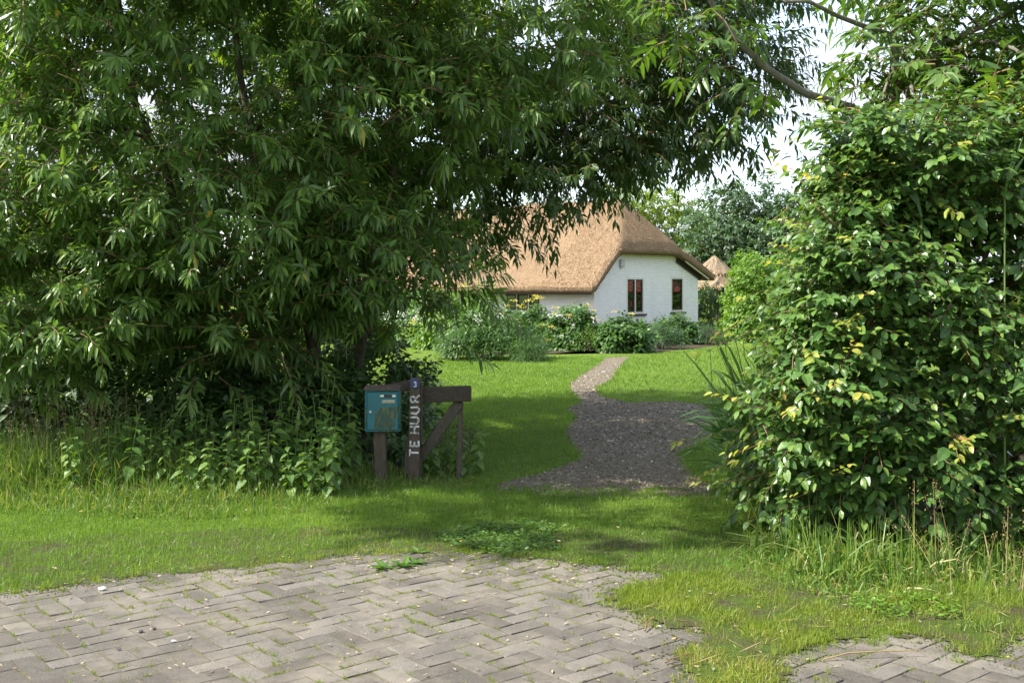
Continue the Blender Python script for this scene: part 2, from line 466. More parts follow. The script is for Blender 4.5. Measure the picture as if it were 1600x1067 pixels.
MT['pebble'] = m.done(m.principled(m.ramp(at.outputs['Fac'], [(0.0, (0.055, 0.046, 0.034)), (0.5, (0.142, 0.120, 0.087)), (0.86, (0.235, 0.205, 0.155)), (1.0, (0.46, 0.43, 0.36))]), 0.85, spec=0.3))
m = NT('joint_sand')
co = m.coord('Object'); a = m.noise(co, 30.0, 6, 0.7); b = m.noise(co, 1.8, 5, 0.6)
c = m.ramp(a, [(0.3, (0.065, 0.054, 0.038)), (0.7, (0.16, 0.138, 0.10))])
c = m.mix(m.ramp(b, [(0.4, (0,0,0)), (0.65, (0.8,)*3)]), c, (0.095, 0.095, 0.035))
MT['joint_sand'] = m.done(m.principled(c, 0.95, m.bump(a, 1.0, 0.01), 0.1))
m = NT('clinker')
co = m.coord('Object'); ge = m.add('ShaderNodeNewGeometry').outputs['Position']
oi = m.add('ShaderNodeObjectInfo').outputs['Random']
a = m.noise(ge, 190.0, 3, 0.7); b = m.noise(ge, 2.2, 5, 0.6); d = m.noise(ge, 24.0, 5, 0.65)
c = m.ramp(oi, [(0.0, (0.078, 0.070, 0.060)), (0.5, (0.110, 0.100, 0.087)), (1.0, (0.146, 0.133, 0.115))])
c = m.mix(0.75, c, m.ramp(a, [(0.32, (0.35,)*3), (0.5, (1.0,)*3), (0.68, (1.7,)*3)]), 'MULTIPLY')
c = m.mix(m.ramp(b, [(0.45, (0,0,0)), (0.66, (0.8,)*3)]), c, (0.185, 0.164, 0.132))
e = m.noise(ge, 7.0, 6, 0.7)
c = m.mix(m.ramp(e, [(0.50, (0,0,0)), (0.72, (0.7,)*3)]), c, (0.075, 0.066, 0.050))
c = m.mix(m.ramp(d, [(0.55, (0,0,0)), (0.75, (0.5,)*3)]), c, (0.062, 0.054, 0.042))
MT['clinker'] = m.done(m.principled(c, 0.9, m.bump(m.math('ADD', a, d), 0.7, 0.006), 0.2))
MT['red_tile'] = plain('red_tile', (0.24, 0.07, 0.04), 0.7, var=0.5, sc=6)
MT['red_brick'] = plain('red_brick', (0.26, 0.11, 0.07), 0.85, var=0.4, sc=9)

# ------------------------------------------------------------------ leaf engine
# template rows: (u along, w across, n out of plane, droop factor u^2)
T_LANCE = (np.array([[0,0,0],[.30,-.5,.10],[.30,0,0],[.30,.5,.10],[.68,-.38,.07],[.68,0,0],[.68,.38,.07],[1,0,0]], float),
           np.array([[0,2,1],[0,3,2],[1,2,5],[1,5,4],[2,3,6],[2,6,5],[4,5,7],[5,6,7]]))
T_OVAL = (np.array([[0,0,0],[.16,-.34,.05],[.16,.34,.05],[.48,-.5,.10],[.48,0,0],[.48,.5,.10],[.80,-.32,.05],[.80,.32,.05],[1,0,-.02]], float),
          np.array([[0,4,1],[0,2,4],[1,4,3],[2,5,4],[3,4,6],[4,5,7],[4,7,8],[4,8,6]]))
T_DIA = (np.array([[0,0,0],[.45,-.5,.06],[.45,.5,.06],[1,0,0]], float), np.array([[0,2,1],[1,2,3]]))
T_NETTLE = (np.array([[0,0,0],[.06,-.36,.03],[.06,.36,.03],[.32,-.5,.09],[.30,0,0],[.32,.5,.09],[.65,-.29,.05],[.65,0,0],[.65,.29,.05],[1,0,-.04]], float),
            np.array([[0,4,1],[0,2,4],[1,4,3],[2,5,4],[3,4,7],[3,7,6],[4,5,8],[4,8,7],[6,7,9],[7,8,9]]))
T_BLADE = (np.array([[0,-.5,0],[0,.5,0],[.4,-.42,0],[.4,.42,0],[.75,-.28,0],[.75,.28,0],[1,0,0]], float),
           np.array([[0,1,3],[0,3,2],[2,3,5],[2,5,4],[4,5,6]]))

for _t in (T_LANCE, T_OVAL, T_DIA, T_NETTLE, T_BLADE):
    _t[1][:] = _t[1][:, ::-1].copy()      # upper side faces along the leaf normal

def leaf_frame(axis, up, jit=0.25):
    axis = norm(axis)
    n = up + rng.normal(0, jit, axis.shape)
    n = norm(n - (n * axis).sum(-1, keepdims=True) * axis)
    return axis, np.cross(n, axis), n

def leaf_geo(pos, axis, side, nrm, L, W, tmpl, droop=0.0):
    tv, tf = tmpl
    u = tv[:, 0]; w = tv[:, 1]; n = tv[:, 2]
    N = len(pos)
    L = np.broadcast_to(L, (N,)); W = np.broadcast_to(W, (N,))
    dr = np.broadcast_to(droop, (N,))
    V = (pos[:, None] + axis[:, None] * (u[None, :, None] * L[:, None, None])
         + side[:, None] * (w[None, :, None] * W[:, None, None])
         + nrm[:, None] * ((n[None, :] * W[:, None])[..., None]))
    V[..., 2] -= (u[None, :] ** 2) * (dr * L)[:, None]
    T = (tf[None] + (np.arange(N) * len(tv))[:, None, None]).reshape(-1, 3)
    return V.reshape(-1, 3), T

_leafmesh = {}
def leaf_objects(parent, base, pos, axis, side, nrm, L, W, tmpl, mat, key, idx, name='leaf', droop=0.3):
    if key not in _leafmesh:
        v = tmpl[0].copy(); v[:, 2] = v[:, 2] - droop * 0.35 * v[:, 0] ** 2
        _leafmesh[key] = npmesh(name, v, tmpl[1], mat)
    me = _leafmesh[key]
    for i in idx:
        o = bpy.data.objects.new(name, me)
        a = axis[i] * L[i]; s = side[i] * W[i]; n = nrm[i] * W[i]; p = pos[i] - base
        o.matrix_world = Matrix(((a[0], s[0], n[0], p[0]), (a[1], s[1], n[1], p[1]), (a[2], s[2], n[2], p[2]), (0, 0, 0, 1)))
        o.parent = parent
        COL.objects.link(o)

def nearest_in_view(pos, L, k, margin=10):
    x, y = proj(pos)
    ok = (pos[:, 1] > 0.5) & (x > margin) & (x < 1600 - margin) & (y > margin) & (y < 1067 - margin)
    d = np.where(ok, pos[:, 1] / L, 1e9)
    o = np.argsort(d)
    return o[:min(k, int(ok.sum()))]

def foliage(thing, base, pos, axis, side, nrm, L, W, tmpl, mat, key, n_obj=0, droop=0.3, part='foliage', tint=None):
    """joined foliage part plus the n_obj largest-showing leaves as objects"""
    base = np.asarray(base, float)
    N = len(pos)
    L = np.broadcast_to(np.asarray(L, float), (N,)).copy(); W = np.broadcast_to(np.asarray(W, float), (N,)).copy()
    keep = np.ones(N, bool)
    if n_obj:
        idx = nearest_in_view(pos, L, n_obj)
        keep[idx] = False
        leaf_objects(thing, base, pos, axis, side, nrm, L, W, tmpl, mat, key, idx, droop=droop)
    V, T = leaf_geo(pos[keep] - base, axis[keep], side[keep], nrm[keep], L[keep], W[keep], tmpl, droop)
    tint = np.repeat(rng.random(int(keep.sum())) if tint is None else tint[keep], len(tmpl[0]))
    link(part, npmesh(part, V, T, mat, tint), thing, kind='stuff')

def sprays(b, d, ln, m, alpha=60, droop=0.35, leafL=0.13, leafW=0.03, start=0.25, sag=0.25, planar=False, jit=0.3, petiole=0.012):
    """leaves along twigs: b base (N,3), d direction, ln length, m leaves each"""
    N = len(b)
    d = norm(d)
    t = start + (1 - start) * (np.arange(m) + 0.5) / m
    t = np.clip(t[None] + rng.normal(0, 0.02, (N, m)), 0, 1)
    up = np.array([0, 0, 1.0])
    s1 = norm(np.cross(d, up) + 1e-4); s2 = np.cross(s1, d)
    if planar:
        phi = np.where(np.arange(m) % 2 == 0, 0.0, np.pi)[None] + rng.normal(0, 0.35, (N, m))
    else:
        phi = (np.arange(m) * 2.39996)[None] + rng.random((N, 1)) * 6.28 + rng.normal(0, 0.2, (N, m))
    rad = s1[:, None] * np.cos(phi)[..., None] + s2[:, None] * np.sin(phi)[..., None]
    p = b[:, None] + d[:, None] * (t * ln[:, None])[..., None]
    p[..., 2] -= sag * ln[:, None] * t ** 2
    al = R(alpha) * (1.12 - 0.55 * t ** 3) + rng.normal(0, 0.18, (N, m))
    dd = d[:, None] + np.array([0, 0, -1.0]) * (2 * sag * t)[..., None]
    ax = norm(dd) * np.cos(al)[..., None] + rad * np.sin(al)[..., None]
    ax[..., 2] -= droop * (0.6 + 0.8 * rng.random((N, m)))
    ax = norm(ax)
    p = p + ax * petiole
    L = leafL * (0.65 + 0.5 * np.sin(np.pi * np.clip(t, 0, 1) * 0.85)) * rng.uniform(0.75, 1.15, (N, m))
    W = leafW * L / leafL * rng.uniform(0.85, 1.15, (N, m))
    tw_ = rng.uniform(.72, 1.22, (N, 1)); L = L * tw_; W = W * tw_
    global TIP
    TIP = np.clip(.12 + .62 * t ** 2 + rng.normal(0, .16, (N, m)), 0, .999).ravel()
    p = p.reshape(-1, 3); ax = ax.reshape(-1, 3)
    upv = np.repeat((up[None] * 0.75 + d * 0.45), m, axis=0)
    ax, sd, nr = leaf_frame(ax, upv, jit)
    return p, ax, sd, nr, L.ravel(), W.ravel()

def twig_paths(b, d, ln, sag, r0=0.006):
    """thin three-sided twigs, vectorised: returns V,T"""
    N = len(b); d = norm(d)
    ts = np.array([0, 0.5, 1.0])
    pts = b[:, None] + d[:, None] * (ts[None] * ln[:, None])[..., None]
    pts[..., 2] -= sag * ln[:, None] * ts[None] ** 2
    s1 = norm(np.cross(d, [0.1, 0.2, 1.0])); s2 = np.cross(s1, d)
    an = np.array([0, 2.094, 4.189])
    ring = s1[:, None] * np.cos(an)[None, :, None] + s2[:, None] * np.sin(an)[None, :, None]
    rr = r0 * np.array([1.0, 0.75, 0.35])
    V = pts[:, :, None] + ring[:, None] * rr[None, :, None, None]
    tf = []
    for i in range(2):
        for j in range(3):
            k = (j + 1) % 3
            tf += [(i*3+j, i*3+k, i*3+3+k), (i*3+j, i*3+3+k, i*3+3+j)]
    tf = np.array(tf)
    T = (tf[None] + (np.arange(N) * 9)[:, None, None]).reshape(-1, 3)
    return V.reshape(-1, 3), T

def ell_points(n, c, r, shell=0.35):
    """random points in an ellipsoid, weighted to its outer shell"""
    d = norm(rng.normal(size=(n, 3)))
    q = (shell + (1 - shell) * rng.random(n)) ** 0.6
    return np.asarray(c) + d * np.asarray(r) * q[:, None], d

def curve(p, q, bend, n=7, jit=0.05):
    p = np.asarray(p, float); q = np.asarray(q, float)
    t = np.linspace(0, 1, n)[:, None]
    c = p * (1 - t) + q * t + np.asarray(bend) * (4 * t * (1 - t))
    c[1:-1] += rng.normal(0, jit, (n - 2, 3))
    return c

# ------------------------------------------------------------------ ground
def sheet(name, pts, z, mat, **k):
    me = bpy.data.meshes.new(name)
    import bmesh
    bm = bmesh.new()
    bm.faces.new([bm.verts.new((p[0], p[1], z)) for p in pts])
    bmesh.ops.triangulate(bm, faces=bm.faces[:])
    bm.normal_update()
    for f in bm.faces:
        if f.normal.z < 0: f.normal_flip()
    bm.to_mesh(me); bm.free()
    me.materials.append(mat)
    return link(name, me, **k)

def ragged_sheet(name, poly, z, mat, cell=0.028, rag=0.05, **k):
    q = np.array(poly); x0, y0 = q.min(0) - .1; x1, y1 = q.max(0) + .1
    x0 = max(x0, -6.0); x1 = min(x1, 4.2)
    nx = int((x1 - x0) / cell); ny = int((y1 - y0) / cell)
    gx, gy = np.meshgrid(x0 + np.arange(nx + 1) * cell, y0 + np.arange(ny + 1) * cell, indexing='ij')
    gx = gx + rng.uniform(-.38, .38, gx.shape) * cell; gy = gy + rng.uniform(-.38, .38, gy.shape) * cell
    cx = (gx[:-1, :-1] + gx[1:, 1:]) / 2; cy = (gy[:-1, :-1] + gy[1:, 1:]) / 2
    ox = np.sin(cx * 17 + cy * 11) * .6 + np.sin(cx * 41 - cy * 33 + 1) * .4; oy = np.sin(cx * 13 - cy * 19 + 2) * .6 + np.sin(cx * 37 + cy * 43) * .4
    ins = inside(poly, (cx + rag * ox).ravel(), (cy + rag * oy).ravel())
    idx = np.arange((nx + 1) * (ny + 1)).reshape(nx + 1, ny + 1)
    a, b, c, d = idx[:-1, :-1].ravel()[ins], idx[1:, :-1].ravel()[ins], idx[1:, 1:].ravel()[ins], idx[:-1, 1:].ravel()[ins]
    T = np.concatenate([np.c_[a, b, c], np.c_[a, c, d]])
    used, inv = np.unique(T, return_inverse=True)
    V = np.c_[gx.ravel(), gy.ravel(), np.full(gx.size, z) + rng.uniform(-.0012, .0012, gx.size)][used]
    return link(name, npmesh(name, V, inv.reshape(-1, 3), mat), **k)

def wiggle(poly, amp=0.05, step=0.15):
    out = []
    n = len(poly)
    for i in range(n):
        a = np.array(poly[i]); b = np.array(poly[(i + 1) % n])
        L = np.linalg.norm(b - a); m = max(1, int(L / step))
        nr = np.array([-(b - a)[1], (b - a)[0]]) / (L + 1e-9)
        for j in range(m):
            out.append(a + (b - a) * j / m + (nr * rng.normal(0, amp) if 1 < j < m - 2 else 0))
    return out

sheet('ground', [(-900, -60), (900, -60), (900, 1200), (-900, 1200)], 0.0, MT['lawn_ground'], kind='structure')
PATH_PX = [(742, 768), (790, 752), (850, 738), (905, 716), (893, 697), (878, 680), (882, 668), (897, 652), (880, 640), (905, 628), (887, 612), (886, 600),
           (897, 590), (917, 578), (933, 568), (945, 559), (990, 557), (980, 564), (966, 580), (958, 595), (934, 606), (940, 619), (985, 629), (1060, 627), (1108, 634), (1120, 652),
           (1120, 680), (1092, 695), (1064, 708), (1072, 728), (1090, 745), (1120, 765), (1150, 780), (1000, 779), (880, 776)]
PATH = poly_px(PATH_PX)
PATHW = wiggle(PATH, 0.025, 0.2)
sheet('gravel_path', PATHW, 0.004, MT['gravel'], kind='structure')
PAVE_PX = [(-120, 915), (60, 900), (200, 880), (330, 868), (480, 853), (560, 848), (700, 846), (850, 852), (960, 865), (1040, 880), (1150, 925), (1300, 960), (1700, 985), (1750, 1300), (-250, 1300)]
PAVE = poly_px(PAVE_PX)
pave = sheet('driveway', PAVE, 0.0155, MT['joint_sand'], kind='structure')
SOIL = [(-9, 8.3), (-4, 8.25), (-2.2, 8.6), (-1.1, 9.0), (-0.45, 9.6), (-0.35, 12.5), (-2, 15), (-10, 16)]
sheet('soil_bed', SOIL, 0.004, MT['soil'], kind='structure')
SOIL2 = [(1.55, 6.1), (2.2, 5.9), (5.5, 5.9), (6, 12), (3.2, 12), (1.9, 9.0)]
sheet('soil_under_hedge', SOIL2, 0.004, MT['soil'], kind='structure')
BED = poly_px([(690, 556), (850, 554), (930, 546), (1010, 551), (1085, 545), (1135, 538), (1135, 515), (690, 505)])
sheet('flower_bed', BED, 0.004, MT['soil'], kind='structure')

# herringbone clinkers ---------------------------------------------------
BL, BW, BH = 0.220, 0.110, 0.05
def brick_mesh(k):
    r = np.random.default_rng(100 + k)
    l, w = BL/2 - 0.0035, BW/2 - 0.0035
    c = 0.003
    rows = []
    for (q, z) in ((0, -BH), (0, -c), (c, 0)):
        for sx, sy in ((-1,-1),(1,-1),(1,1),(-1,1)):
            rows.append([sx*(l-q) + r.normal(0, 0.0022), sy*(w-q) + r.normal(0, 0.0022), z + (r.normal(0, 0.0012) if z == 0 else 0)])
    mid = [[r.normal(0, .01), r.normal(0, .005), 0.001]]
    V = np.array(rows + mid)
    T = []
    for a in (0, 4):
        for i in range(4):
            j = (i+1) % 4
            T += [(a+i, a+j, a+4+j), (a+i, a+4+j, a+4+i)]
    for i in range(4): T.append((8+i, 8+(i+1)%4, 12))
    return npmesh('brick', V, np.array(T), MT['clinker'])
BM = [brick_mesh(k) for k in range(6)]
bricks = []
c45 = math.cos(R(40)); s45 = math.sin(R(40))
for i in range(-80, 81):
    for j in range(-80, 81):
        # herringbone: unit w; horizontal brick at (i,j) when (i-j)%4==0, vertical when (i-j)%4==3 ...
        k = (i - j) % 4
        if k == 0: u, v, rot = i + 1.0, j + 0.5, 0.0
        elif k == 3: u, v, rot = i + 0.5, j + 1.0, 90.0
        else: continue
        u *= BW; v *= BW
        x = u*c45 - v*s45; y = u*s45 + v*c45 + 5.0
        bricks.append((x, y, rot + 40.0))
bx = np.array(bricks)
ok = inside(PAVE, bx[:, 0], bx[:, 1]) & (bx[:, 1] < 7.0) & (bx[:, 1] > 3.7)
bx = bx[ok]
px, py = proj(np.c_[bx[:, 0], bx[:, 1], np.zeros(len(bx))])
vis = (px > -90) & (px < 1690) & (py < 1125)
bx = bx[vis]; px = px[vis]; py = py[vis]
order = np.argsort(bx[:, 1])
dirv = {}
rest_v, rest_t, nv = [], [], 0
cov = (py < 1000) & (px > 1120)              # bricks under the grown-over verge come last
inview = (px > 5) & (px < 1595) & (py < 1064) & ~cov
order = np.concatenate([order[inview[order]], order[~inview[order]]])
for n, i in enumerate(order):
    x, y, rt = bx[i]
    M = Matrix.Translation((x + rng.normal(0, .0015), y + rng.normal(0, .0015), 0.0200 + rng.normal(0, 0.0009) + 0.0018*math.sin(x*1.3)*math.sin(y*1.7))) @ \
        Matrix.Rotation(R(rt + rng.normal(0, 0.7)), 4, 'Z') @ Matrix.Rotation(rng.normal(0, 0.008), 4, 'X') @ Matrix.Rotation(rng.normal(0, 0.005), 4, 'Y')
    me = BM[int(rng.integers(6))]
    if n < 300:
        o = bpy.data.objects.new('brick', me); COL.objects.link(o); o.matrix_world = M; o.parent = pave
    else:
        co = np.array([tuple(M @ v.co) for v in me.vertices]); t = np.array([tuple(p.vertices) for p in me.polygons])
        rest_v.append(co); rest_t.append(t + nv); nv += len(co)
if rest_v:
    link('bricks_at_edge', npmesh('bricks_at_edge', np.concatenate(rest_v), np.concatenate(rest_t), MT['clinker']), pave, kind='stuff')

# ------------------------------------------------------------------ cottage
P0 = np.array([3.15, 41.8])
EX = np.array([0.687, 0.727]); EY = np.array([-0.727, 0.687])
cot = empty('cottage', (P0[0], P0[1], 0), math.atan2(EX[1], EX[0]),
            label='white painted brick cottage with a low golden thatched half-hipped roof', cat='cottage')
CL = 15.0
def softmin(a, b, k=0.18):
    h = np.clip(0.5 + 0.5 * (b - a) / k, 0, 1)
    return b * (1 - h) + a * h - k * h * (1 - h)
def z_under(x, y):
    left = np.where(x > -0.38, 1.55 + (x + 0.38) * 0.9375, 1.55 + (x + 0.38) * 0.35)
    right = np.where(x > 5.3, 3.0 - (x - 5.3) * 0.40, 3.0 + (5.3 - x) * 1.10)
    hip = 3.05 + (y + 0.35) * 1.19
    hip2 = 3.05 + (CL + 0.35 - y) * 1.19
    z = softmin(left, right, 0.35)
    return softmin(softmin(z, hip, 0.22), hip2, 0.22)
# roof shell
xs = np.concatenate([np.linspace(-0.60, -0.1, 9), np.linspace(0.0, 7.4, 62), np.linspace(7.5, 7.78, 6)])
ys = np.concatenate([np.linspace(-0.40, -0.1, 7), np.linspace(0.0, 3.0, 26), np.linspace(3.15, CL - .1, 60), np.linspace(CL, CL + 0.4, 6)])
XX, YY = np.meshgrid(xs, ys, indexing='ij')
zu = z_under(XX, YY)
edge = np.minimum(np.minimum(XX - xs[0], xs[-1] - XX), np.minimum(YY - ys[0], ys[-1] - YY))
und = 0.025*np.sin(XX*2.3+YY*1.1) + 0.02*np.sin(YY*3.1+1) + rng.normal(0, 0.008, XX.shape)
zo = zu + 0.40 - 0.13 * np.exp(-(edge / 0.10) ** 2) + und
nx_, ny_ = XX.shape
top = np.stack([XX, YY, zo], -1).reshape(-1, 3)
bot = np.stack([XX, YY, zu + rng.normal(0, 0.006, XX.shape)], -1).reshape(-1, 3)
idx = np.arange(nx_ * ny_).reshape(nx_, ny_)
a, b, c, d = idx[:-1, :-1].ravel(), idx[1:, :-1].ravel(), idx[1:, 1:].ravel(), idx[:-1, 1:].ravel()
n0 = nx_ * ny_
T = np.concatenate([np.c_[a, b, c], np.c_[a, c, d], np.c_[a, c, b] + n0, np.c_[a, d, c] + n0])
loop = np.concatenate([idx[:, 0], idx[-1, 1:], idx[-2::-1, -1], idx[0, -2:0:-1]])
l2 = np.roll(loop, -1)
T = np.concatenate([T, np.c_[loop, loop + n0, l2 + n0], np.c_[loop, l2 + n0, l2]])
roof = link('thatched_roof', npmesh('thatched_roof', np.concatenate([top, bot]), T, MT['thatch'], smooth=True), cot)
# straw laid on the thatch and along its cut edges
ns = 42000
sx = rng.uniform(-0.60, 4.2, ns); sy = rng.uniform(-0.40, 11, ns)
m2 = rng.random(ns) < 0.35; sy[m2] = rng.uniform(-0.40, 2.2, m2.sum()); sx[m2] = rng.uniform(-0.60, 7.75, m2.sum())
def z_out(x, y):
    e = np.minimum(np.minimum(x - xs[0], xs[-1] - x), np.minimum(y - ys[0], ys[-1] - y))
    return z_under(x, y) + 0.40 - 0.13 * np.exp(-(np.maximum(e, 0) / 0.10) ** 2) + 0.025*np.sin(x*2.3+y*1.1) + 0.02*np.sin(y*3.1+1)
e_ = 0.02
gx = (z_out(sx + e_, sy) - z_out(sx - e_, sy)) / (2 * e_); gy = (z_out(sx, sy + e_) - z_out(sx, sy - e_)) / (2 * e_)
nrm_ = norm(np.c_[-gx, -gy, np.ones(ns)])
dn = np.c_[-gx, -gy, -(gx**2 + gy**2)] + rng.normal(0, 0.22, (ns, 3)); dn = norm(dn - (dn*nrm_).sum(1, keepdims=True)*nrm_) + nrm_ * rng.uniform(0.05, 0.45, ns)[:, None]
dn = norm(dn)
ps = np.c_[sx, sy, z_out(sx, sy) - 0.012]
sd = norm(np.cross(nrm_, dn)); 
V, T = leaf_geo(ps, dn, sd, nrm_, rng.uniform(0.06, 0.15, ns), rng.uniform(0.012, 0.024, ns), T_DIA)
link('straw_ends', npmesh('straw_ends', V, T, MT['straw'], np.repeat(rng.random(ns), 4)), roof, kind='stuff')

def wall_strip(name, u0, u1, topf, openings, axis, off, du=0.12, z0=0.22, thick=0.24, parent=cot):
    """wall face with real openings and reveals; axis 'x' = gable (y=off), 'y' = side (x=off)"""
    us = sorted(set(list(np.round(np.arange(u0, u1, du), 4)) + [u1] + [q for o in openings for q in (o[0], o[1])]))
    mb = MB()
    def pt(u, z, dpt=0.0):
        return (u, off + dpt, z) if axis == 'x' else (off + dpt, u, z)
    def q(a, b, c, d):
        mb.quad(*((a, b, c, d) if axis == 'x' else (d, c, b, a)))
    for ua, ub in zip(us[:-1], us[1:]):
        ta, tb = float(topf(ua)), float(topf(ub))
        mid = (ua + ub) / 2
        op = [o for o in openings if o[0] - 1e-6 < mid < o[1] + 1e-6]
        if not op:
            q(pt(ua, z0), pt(ub, z0), pt(ub, tb), pt(ua, ta))
        else:
            o = op[0]
            q(pt(ua, z0), pt(ub, z0), pt(ub, o[2]), pt(ua, o[2]))
            q(pt(ua, o[3]), pt(ub, o[3]), pt(ub, tb), pt(ua, ta))
    for (a_, b_, c_, d_) in openings:
        q(pt(a_, c_), pt(a_, c_, thick), pt(a_, d_, thick), pt(a_, d_))
        q(pt(b_, c_, thick), pt(b_, c_), pt(b_, d_), pt(b_, d_, thick))
        q(pt(a_, d_, thick), pt(b_, d_, thick), pt(b_, d_), pt(a_, d_))
        q(pt(a_, c_), pt(b_, c_), pt(b_, c_, thick), pt(a_, c_, thick))
    return mb.build(name, MT['brick_wall'], parent)
W1 = (2.05, 3.20, 0.64, 2.09); W2 = (5.10, 6.00, 0.68, 2.13)
wall_strip('gable_wall', 0.0, 7.1, lambda u: z_under(np.array(u), np.array(0.0)) + 0.12, [W1, W2], 'x', 0.0)
W3 = (2.75, 4.75, 0.70, 1.50); W4 = (8.0, 9.6, 0.70, 1.50)
wall_strip('side_wall', 0.0, CL, lambda u: 1.98, [W3, W4], 'y', 0.0, du=0.5)
mb = MB()
mb.box((0.001, CL - 0.2, 0.2), (7.099, CL, 3.0)); mb.box((6.86, 0.25, 0.2), (7.098, CL - .25, 2.2))
mb.build('rear_wall', MT['brick_wall'], cot)
mb = MB(); mb.box((-0.025, -0.025, 0), (7.125, 0.2, 0.218)); mb.box((-0.024, 0.21, 0), (0.2, CL, 0.217))
mb.build('plinth', MT['plinth'], cot)
mb = MB(); mb.box((0.3, 0.3, 0.1), (6.8, CL - .3, 0.2)); mb.box((3.9, 0.9, 0.21), (4.1, CL - .4, 2.4)); mb.box((0.4, 5.4, .21), (3.8, 5.6, 2.2))
mb.build('interior', MT['plinth'], cot)
def window(axis, o, mull, sill=True):
    a_, b_, c_, d_ = o
    w = empty('window', (0, 0, 0)); w.parent = cot
    def bx_(mb, u0, u1, z0, z1, y0, y1):
        if axis == 'x': mb.box((u0, y0, z0), (u1, y1, z1))
        else: mb.box((y0, u0, z0), (y1, u1, z1))
    fw = 0.07
    mb = MB()
    bx_(mb, a_+.002, a_+fw, c_+.002, d_-.002, -0.004, 0.09); bx_(mb, b_-fw, b_-.002, c_+.002, d_-.002, -0.004, 0.09)
    bx_(mb, a_+fw, b_-fw, d_-fw, d_-.003, -0.003, 0.089); bx_(mb, a_+fw, b_-fw, c_+.003, c_+fw, -0.003, 0.089)
    for q in mull: bx_(mb, q-.03, q+.03, c_+fw, d_-fw, -0.002, 0.088)
    mb.build('frame', MT['frame_cream'], w)
    edges = [a_+fw] + [e for q in mull for e in (q-.03, q+.03)] + [b_-fw]
    for k in range(0, len(edges), 2):
        u0, u1 = edges[k]+.001, edges[k+1]-.001; z0, z1 = c_+fw+.001, d_-fw-.001; s = 0.065
        mb = MB()
        bx_(mb, u0, u0+s, z0, z1, 0.012, 0.07); bx_(mb, u1-s, u1, z0, z1, 0.012, 0.07)
        bx_(mb, u0+s, u1-s, z1-s, z1, 0.013, 0.069); bx_(mb, u0+s, u1-s, z0, z0+s, 0.013, 0.069)
        mb.build('sash', MT['frame_dark'], w)
        mb = MB(); bx_(mb, u0+s-.005, u1-s+.005, z0+s-.005, z1-s+.005, 0.035, 0.041)
        mb.build('pane', MT['glass'], w)
    if sill:
        mb = MB(); bx_(mb, a_-.08, b_+.10, c_-.085, c_-.004, -0.09, -0.001); mb.build('sill', MT['sill'], w)
window('x', W1, [2.63]); window('x', W2, [])
window('y', W3, [3.42, 4.08]); window('y', W4, [8.8])
mb = MB(); mb.box((5.62, 0.35, 0.5), (5.9, 0.37, 2.1)); mb.build('curtain', MT['curtain'], cot)
mb = MB(); mb.box((1.58, -0.10, 2.50), (1.84, -0.002, 2.80), 0.02); mb.box((1.60, -0.05, 2.44), (1.70, -0.002, 2.498)); mb.build('wall_lamp', MT['lamp_grey'], cot)
mb = MB()
mb.bar((-0.36, -0.05, 1.47), (1.35, -0.05, 3.02), 0.012, 0.07)
mb.build('verge_board', MT['frame_dark'], cot)
mb = MB(); mb.bar((5.45, -0.06, 2.86), (7.22, -0.06, 2.13), 0.06, 0.24); mb.build('verge_board', MT['frame_dark'], cot)
mb = MB(); mb.bar((5.72, -0.30, 2.80), (7.5, -0.30, 2.06), 0.04, 0.06); mb.build('soffit_edge', MT['frame_cream'], cot)
mb = MB(); mb.box((-0.56, -0.3, 1.42), (-0.50, CL, 1.50)); mb.build('eaves_board', MT['frame_dark'], cot)

# thatched garden shelter behind the cottage
gp = P(1116, 453, 54.0)
gz = empty('garden_shelter', (gp[0], gp[1], 0), label='small open garden shelter with two-tier grey reed roof right of the cottage', cat='shelter')
def cone_thatch(name, z0, z1, r0, r1, seed):
    r_ = np.random.default_rng(seed)
    n = 26; rows = [(z0 - .06, r0 * 0.92), (z0, r0), (z0 + (z1 - z0) * .35, r0 * .70 + r1 * .30), (z0 + (z1 - z0) * .7, r0 * .36 + r1 * .64), (z1, r1)]
    V = []; T = []
    for k, (z, r) in enumerate(rows):
        for i in range(n):
            t = 2*np.pi*i/n; j = r_.normal(0, 0.035)
            V.append((math.cos(t)*r*(1+j), math.sin(t)*r*(1+j), z + r_.normal(0, 0.03)))
    for k in range(len(rows)-1):
        for i in range(n):
            j = (i+1) % n; p, q = k*n+i, k*n+j
            T += [(p, q, q+n), (p, q+n, p+n)]
    V.append((0, 0, z1 + 0.03)); c_ = len(V)-1
    for i in range(n): T.append(((len(rows)-1)*n+i, (len(rows)-1)*n+(i+1) % n, c_))
    o = link(name, npmesh(name, np.array(V), np.array(T), MT['grey_thatch']), gz)
    k = 900; t = r_.uniform(0, 6.283, k); s = r_.random(k); r = r0*(1-s)+r1*s; z = z0*(1-s)+z1*s
    pos = np.c_[np.cos(t)*r, np.sin(t)*r, z]; ax = norm(np.c_[np.cos(t)*(r0-r1), np.sin(t)*(r0-r1), np.full(k, -(z1-z0))] + r_.normal(0, .2, (k, 3)))
    nn = norm(np.c_[np.cos(t), np.sin(t), np.full(k, .8)]); sd_ = norm(np.cross(nn, ax))
    V, T = leaf_geo(pos, ax, sd_, nn, 0.28, 0.03, T_DIA)
    link('reed_ends', npmesh('reed_ends', V, T, MT['straw'], np.repeat(r_.random(k), 4)), o, kind='stuff')
cone_thatch('lower_roof', 1.75, 2.45, 1.45, 0.75, 3)
cone_thatch('upper_roof', 2.40, 3.25, 0.98, 0.08, 4)
for sx_, sy_ in ((-.05, -1.0), (.95, 0.15), (-.95, .15), (0, 1.0)):
    mb = MB(); mb.cyl((sx_, sy_, 0), (sx_, sy_, 1.95), 0.07); mb.build('post', MT['post_wood'], gz)

